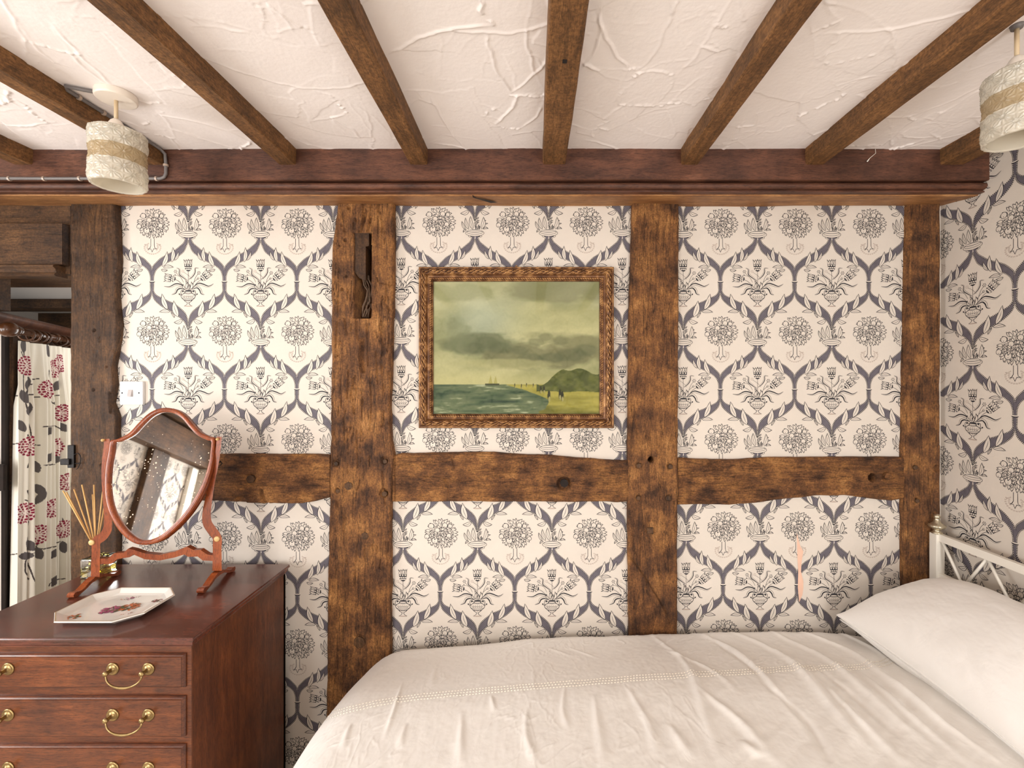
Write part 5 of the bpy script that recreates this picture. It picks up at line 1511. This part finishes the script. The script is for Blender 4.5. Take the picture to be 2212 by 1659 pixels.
# ------------------------------------------------------------------ bed
bd = thing('bed', (.45, 1.2, 0), 'ivory metal bedstead with a champagne finial against the right wall', 'bed')
XH = 1.440
def sq(name, x, y, z0, z1, s_=.014):
    m = MB(); m.cbox(x - s_, x + s_, y - s_, y + s_, z0, z1, .002); m.build(name, M['bedpaint'], bd)
ypost = 1.648
sq('headboard_post', XH - .004, ypost, 0, .958, .015); sq('headboard_post', XH - .004, .70, 0, .958, .015)
m = MB(); m.cbox(XH - .011, XH + .007, .70, ypost, .934, .960, .002); m.build('top_rail', M['bedpaint'], bd)
m = MB(); m.cbox(XH - .011, XH + .007, .70, ypost, .80, .822, .002); m.cbox(XH - .011, XH + .007, .70, ypost, .40, .43, .002); m.build('lower_rail', M['bedpaint'], bd)
yy = [1.63 - .0815 * k for k in range(11)]
for k in range(10):
    za, zb = (.938, .812) if k % 2 == 0 else (.812, .938)
    m = MB(); m.tube([(XH - .002, yy[k], za), (XH - .002, yy[k + 1], zb)], .0048, 8); m.build('lattice_rod', M['bedpaint'], bd)
for y in (ypost, .70):
    m = MB(); m.lathe([(.010, 0), (.017, .002), (.017, .006), (.011, .010), (.010, .016), (.020, .020), (.0265, .027), (.0265, .032), (.019, .036), (.012, .042), (.009, .050), (.0075, .054), (.010, .058), (.0105, .063), (.007, .069), (0, .071)], (XH - .004, y, .956), (0, 0, 1), 24, caps=False)
    m.build('finial', M['champagne'], bd)
m = MB(); m.cbox(-.55, XH - .02, .76, 1.60, .33, .52, .03); m.build('mattress', M['cotton'], bd)
m = MB(); m.cbox(-.56, XH, .74, .77, .26, .33, .003); m.cbox(-.56, XH, 1.59, 1.62, .26, .33, .003); m.build('side_rail', M['bedpaint'], bd)
for x in (-.54,):
    for y in (.76, 1.60): sq('leg', x, y, 0, .33)

def ztop(X, Y):
    zw = np.interp(X, [-.62, -.5, -.2, 0, .3, .6, .8, 1.0, 1.1, 1.3], [.535, .545, .566, .588, .600, .607, .612, .612, .606, .58])
    p = np.clip((1.66 - Y) / .45, 0, 1); p = p * p * (3 - 2 * p)
    puff = .055 * p + .012 * np.exp(-((X - .25) / .5) ** 2) * p
    return zw + puff
RF = .16
def bedz(X, Y):
    x0 = -.632 + .03 * np.clip((Y - 1.45) / .2, 0, 1) ** 2
    d = np.clip(X - x0, 1e-4, RF)
    drop = RF - np.sqrt(np.maximum(RF * RF - (RF - d) ** 2, 0))
    e = np.clip(1.672 - Y, 0, .05); drop2 = .035 * (1 - np.sqrt(np.maximum(1 - (1 - e / .05) ** 2, 0)))
    return ztop(X, Y) - drop - drop2
rw = random.Random(21)
FOLDS = []
def pxfold(pts, amp, w):
    P = []
    for px, py in pts:
        Y = 1.6
        for _ in range(40):
            X = (px - CX) * Y / F
            z = float(bedz(np.array(X), np.array(min(Y, 1.66))))
            Yn = (EYE - z) * F / (py - CY); Y = .6 * Y + .4 * Yn
        P.append(((px - CX) * Y / F, Y))
    FOLDS.append((np.array(catmull(P, 4)), amp, w))
# long folds fanning down to the lower right from below the pillow
for pts, a, w in [([(1400, 1368), (1470, 1420), (1520, 1530), (1560, 1659)], .0045, .012), ([(1480, 1362), (1580, 1400), (1680, 1500), (1760, 1600)], .005, .013),
                  ([(1560, 1358), (1680, 1410), (1800, 1530), (1900, 1650)], .006, .014), ([(1640, 1356), (1760, 1410), (1900, 1520), (2040, 1640)], .006, .014),
                  ([(1700, 1356), (1820, 1400), (1960, 1500), (2120, 1640)], .006, .013), ([(1500, 1480), (1600, 1560), (1680, 1659)], .005, .014),
                  ([(1640, 1470), (1740, 1560), (1800, 1659)], -.005, .012), ([(1760, 1460), (1860, 1560), (1960, 1659)], .006, .012), ([(1840, 1440), (1960, 1540), (2100, 1659)], .005, .012),
                  ([(1430, 1400), (1520, 1440), (1600, 1500)], .003, .008), ([(1900, 1450), (2020, 1550), (2180, 1659)], .005, .010), ([(1730, 1420), (1840, 1500), (1950, 1600)], -.005, .010),
                  ([(1530, 1370), (1620, 1440), (1700, 1540)], -.004, .010), ([(1280, 1500), (1290, 1560), (1310, 1659)], .003, .010), ([(1140, 1520), (1135, 1590), (1160, 1659)], .0035, .009),
                  ([(1000, 1530), (995, 1600), (990, 1659)], .003, .010), ([(870, 1470), (850, 1540), (830, 1600)], .0025, .006), ([(1060, 1500), (1070, 1540)], .0025, .006), ([(880, 1560), (860, 1620)], .002, .008),
                  ([(1220, 1480), (1215, 1530), (1230, 1580)], .0025, .007), ([(760, 1560), (740, 1620)], .0025, .008), ([(1350, 1480), (1400, 1560), (1420, 1640)], .003, .010), ([(1180, 1400), (1240, 1420)], .0015, .006), ([(1220, 1395), (1300, 1425)], .0015, .005),
                  ([(1800, 1362), (1880, 1400), (1950, 1450)], .005, .010), ([(1600, 1600), (1640, 1640)], .004, .014), ([(940, 1440), (930, 1490)], .0015, .010), ([(1445, 1560), (1500, 1640)], .004, .012)]:
    pxfold(pts, a, w)
def duvet():
    ns, nt = 760, 330
    Yv = np.linspace(.72, 1.672, nt)[None, :]
    # cloth runs up the foot end, then along the top
    sv = np.concatenate([np.linspace(-.30, -.02, 40), np.linspace(-.01, 1, ns - 40)])[:, None]
    X = -.632 + .0 * Yv + np.where(sv > 0, sv ** 1.25 * (1.22 + .632), 0)
    x0 = -.632 + .03 * np.clip((Yv - 1.45) / .2, 0, 1) ** 2
    X = X + (x0 + .632) * np.clip(1 - sv * 3, 0, 1)
    Yg = np.broadcast_to(Yv, X.shape)
    Z = bedz(X, Yg)
    Z = np.where(sv < 0, Z + sv * 1.0, Z)
    X = np.where(sv < 0, X + .012 * np.sin(Yg * 40) * np.clip(-sv * 5, 0, 1), X)
    D = np.zeros_like(Z)
    wob = .012 * fbm(X * 6, Yg * 6, 3, 3)
    for P, a, w in FOLDS:
        lo = P.min(0) - .08; hi = P.max(0) + .08
        ii = (X > lo[0]) & (X < hi[0]) & (Yg > lo[1]) & (Yg < hi[1])
        if not ii.any(): continue
        xx, yy_ = X[ii] + wob[ii], Yg[ii] + wob[ii]
        best = np.full(xx.shape, 9.); tt = np.zeros(xx.shape); n = len(P) - 1
        for i in range(n):
            ab = P[i + 1] - P[i]; L2 = (ab ** 2).sum() + 1e-12
            t = np.clip(((xx - P[i, 0]) * ab[0] + (yy_ - P[i, 1]) * ab[1]) / L2, 0, 1)
            d = np.hypot(xx - P[i, 0] - ab[0] * t, yy_ - P[i, 1] - ab[1] * t)
            u = d < best; best = np.where(u, d, best); tt = np.where(u, (i + t) / n, tt)
        D[ii] += 1.7 * a * np.exp(-(best / (w * (.55 + .75 * tt))) ** 2) * np.sin(np.pi * np.clip(tt, 0, 1)) ** 1.3
    fx, fy = X * .75 + Yg * .66, -X * .66 + Yg * .75
    D += .0085 * fbm(fx * 4, fy * 15, 31, 4) * np.clip((X + .1) / .4, .25, 1) + .0016 * fbm(X * 45, Yg * 12, 41, 3) * np.clip((1.5 - Yg) / .2, 0, 1)
    cr = np.abs(fbm(fx * 9, fy * 26, 61, 3)); D += .0018 * np.clip(1 - cr / .05, 0, 1) * np.clip(fbm(X * 5, Yg * 5, 71, 2) * 4, 0, 1)
    cr = np.abs(fbm(X * 30 + Yg * 4, Yg * 9, 67, 3)); D += .0012 * np.clip(1 - cr / .05, 0, 1) * np.clip(fbm(X * 7, Yg * 7, 73, 2) * 4, 0, 1) * (X < .5)
    D += .0012 * fbm(X * 60, Yg * 60, 47, 3)
    Z = Z + D * np.clip(X + .68, 0.05, .2) / .2
    G = np.stack([np.broadcast_to(X, Z.shape), Yg, Z], -1)
    fr = np.repeat(G[:, :1], 14, 1); k = np.linspace(1, 0, 14)[None, :]
    fr[..., 2] -= k * .30; fr[..., 1] -= .03 * np.sin(k * math.pi / 2 + .0) + .012 * np.sin(G[:, :1, 0] * 30) * k
    G = np.concatenate([fr, G], 1)
    m = MB(); m.grid(G, 0, True, False)
    dv = thing('duvet', (.3, 1.2, .5), 'rumpled white cotton duvet spread over the bed', 'duvet')
    m.build('cover', M['cotton'], dv)
    return dv, Z, X, Yg
DV, DZ, DX, DY = duvet()
def surf(X, Y):
    j = int(np.clip((Y - .72) / (1.672 - .72) * (DX.shape[1] - 1), 0, DX.shape[1] - 1)); i = int(np.argmin(np.abs(DX[40:, j] - X))) + 40
    return float(DZ[i, j])
# three rows of pale stitched tufts
m = MB()
rows = [(706, 1549), (760, 1532), (850, 1514), (998, 1497), (1215, 1479), (1396, 1465), (1560, 1456), (1700, 1447), (1859, 1441), (1938, 1424)]
Pm = []
for px, py in catmull(rows, 6):
    Y = 1.3
    for _ in range(30):
        X = (px - CX) * Y / F; z = float(bedz(np.array(X), np.array(Y))); Y = .6 * Y + .4 * (EYE - z) * F / (py - CY)
    Pm.append(((px - CX) * Y / F, Y))
Pm = np.array(Pm)
for r_ in (-1, 0, 1):
    t = np.gradient(Pm, axis=0); t /= np.linalg.norm(t, axis=1)[:, None]; nn = np.stack([-t[:, 1], t[:, 0]], 1)
    Q = resample(Pm + nn * r_ * .0135, int(1.75 / .0085))
    for k in range(len(Q) - 1):
        a = Q[k]; b_ = a + (Q[k + 1] - a) * .5
        za, zb = surf(*a) + .0009, surf(*b_) + .0009
        w = .0016
        m.add([(a[0], a[1] - w, za), (b_[0], b_[1] - w, zb), (b_[0], b_[1] + w, zb), (a[0], a[1] + w, za), (a[0], a[1], za + .0012), (b_[0], b_[1], zb + .0012)], [(0, 1, 5, 4), (4, 5, 2, 3), (0, 4, 3), (1, 2, 5)], 0)
m.build('stitched_border', M['thread'], DV)

def pillow(name, label, c, uvec, vvec, hu, hv, th, seed, bulge=1.0, sag=0.):
    u_ = Vector(uvec).normalized(); v_ = Vector(vvec).normalized(); w_ = u_.cross(v_).normalized()
    if w_.z < 0: w_ = -w_
    n = 150
    a = np.linspace(-1, 1, n)
    U, V = np.meshgrid(a, a, indexing='ij')
    sup = np.clip(1 - np.abs(U) ** 2.4, 0, 1) ** .62 * np.clip(1 - np.abs(V) ** 2.4, 0, 1) ** .62
    pin = 1 - .085 * (1 - np.abs(U) ** 2) * (np.abs(V) ** 4); pin2 = 1 - .05 * (1 - np.abs(V) ** 2) * (np.abs(U) ** 4)
    wr = .006 * fbm(U * 3 + seed, V * 3, seed, 4) + .004 * fbm((U + V) * 2, (U - V) * 7, seed + 2, 3)
    def P(sg):
        h = sg * th / 2 * sup * (bulge if sg > 0 else 1) + wr * (sup + .1) 
        x = np.array(c)[None, None] + np.array(u_)[None, None] * (U * hu * pin2)[..., None] + np.array(v_)[None, None] * (V * hv * pin)[..., None] + np.array(w_)[None, None] * h[..., None]
        x[..., 2] -= sag * np.abs(U) ** 3 * np.clip(V + .3, 0, 1.3)
        return x
    m = MB(); m.grid(P(1), 0, True, u_.cross(v_).dot(w_) < 0); m.grid(P(-1), 0, True, u_.cross(v_).dot(w_) > 0)
    pl = thing(name, c, label, 'pillow', 'white pillows at the bedhead')
    m.build('case', M['cotton2'], pl)
    m = MB(); A = P(1)
    ed = [A[i, 0] for i in range(0, n, 3)] + [A[-1, i] for i in range(0, n, 3)] + [A[i, -1] for i in range(n - 1, -1, -3)] + [A[0, i] for i in range(n - 1, -1, -3)]
    m.tube([tuple(q) for q in ed], .0022, 6, closed=True); m.build('seam', M['cotton2'], pl)
pillow('pillow', 'white pillow lying flat under the leaning one', (1.265, 1.275, .665), (0, 1, 0), (1, 0, .02), .355, .185, .13, 3)
pillow('pillow', 'plump white pillow leaning against the metal bedhead, on top of the flat one', (1.240, 1.27, .766), (0, 1, .0), (.88, 0, .44), .355, .195, .20, 8, sag=.045)

for o in bpy.data.objects:
    if '_base' in o: del o['_base']
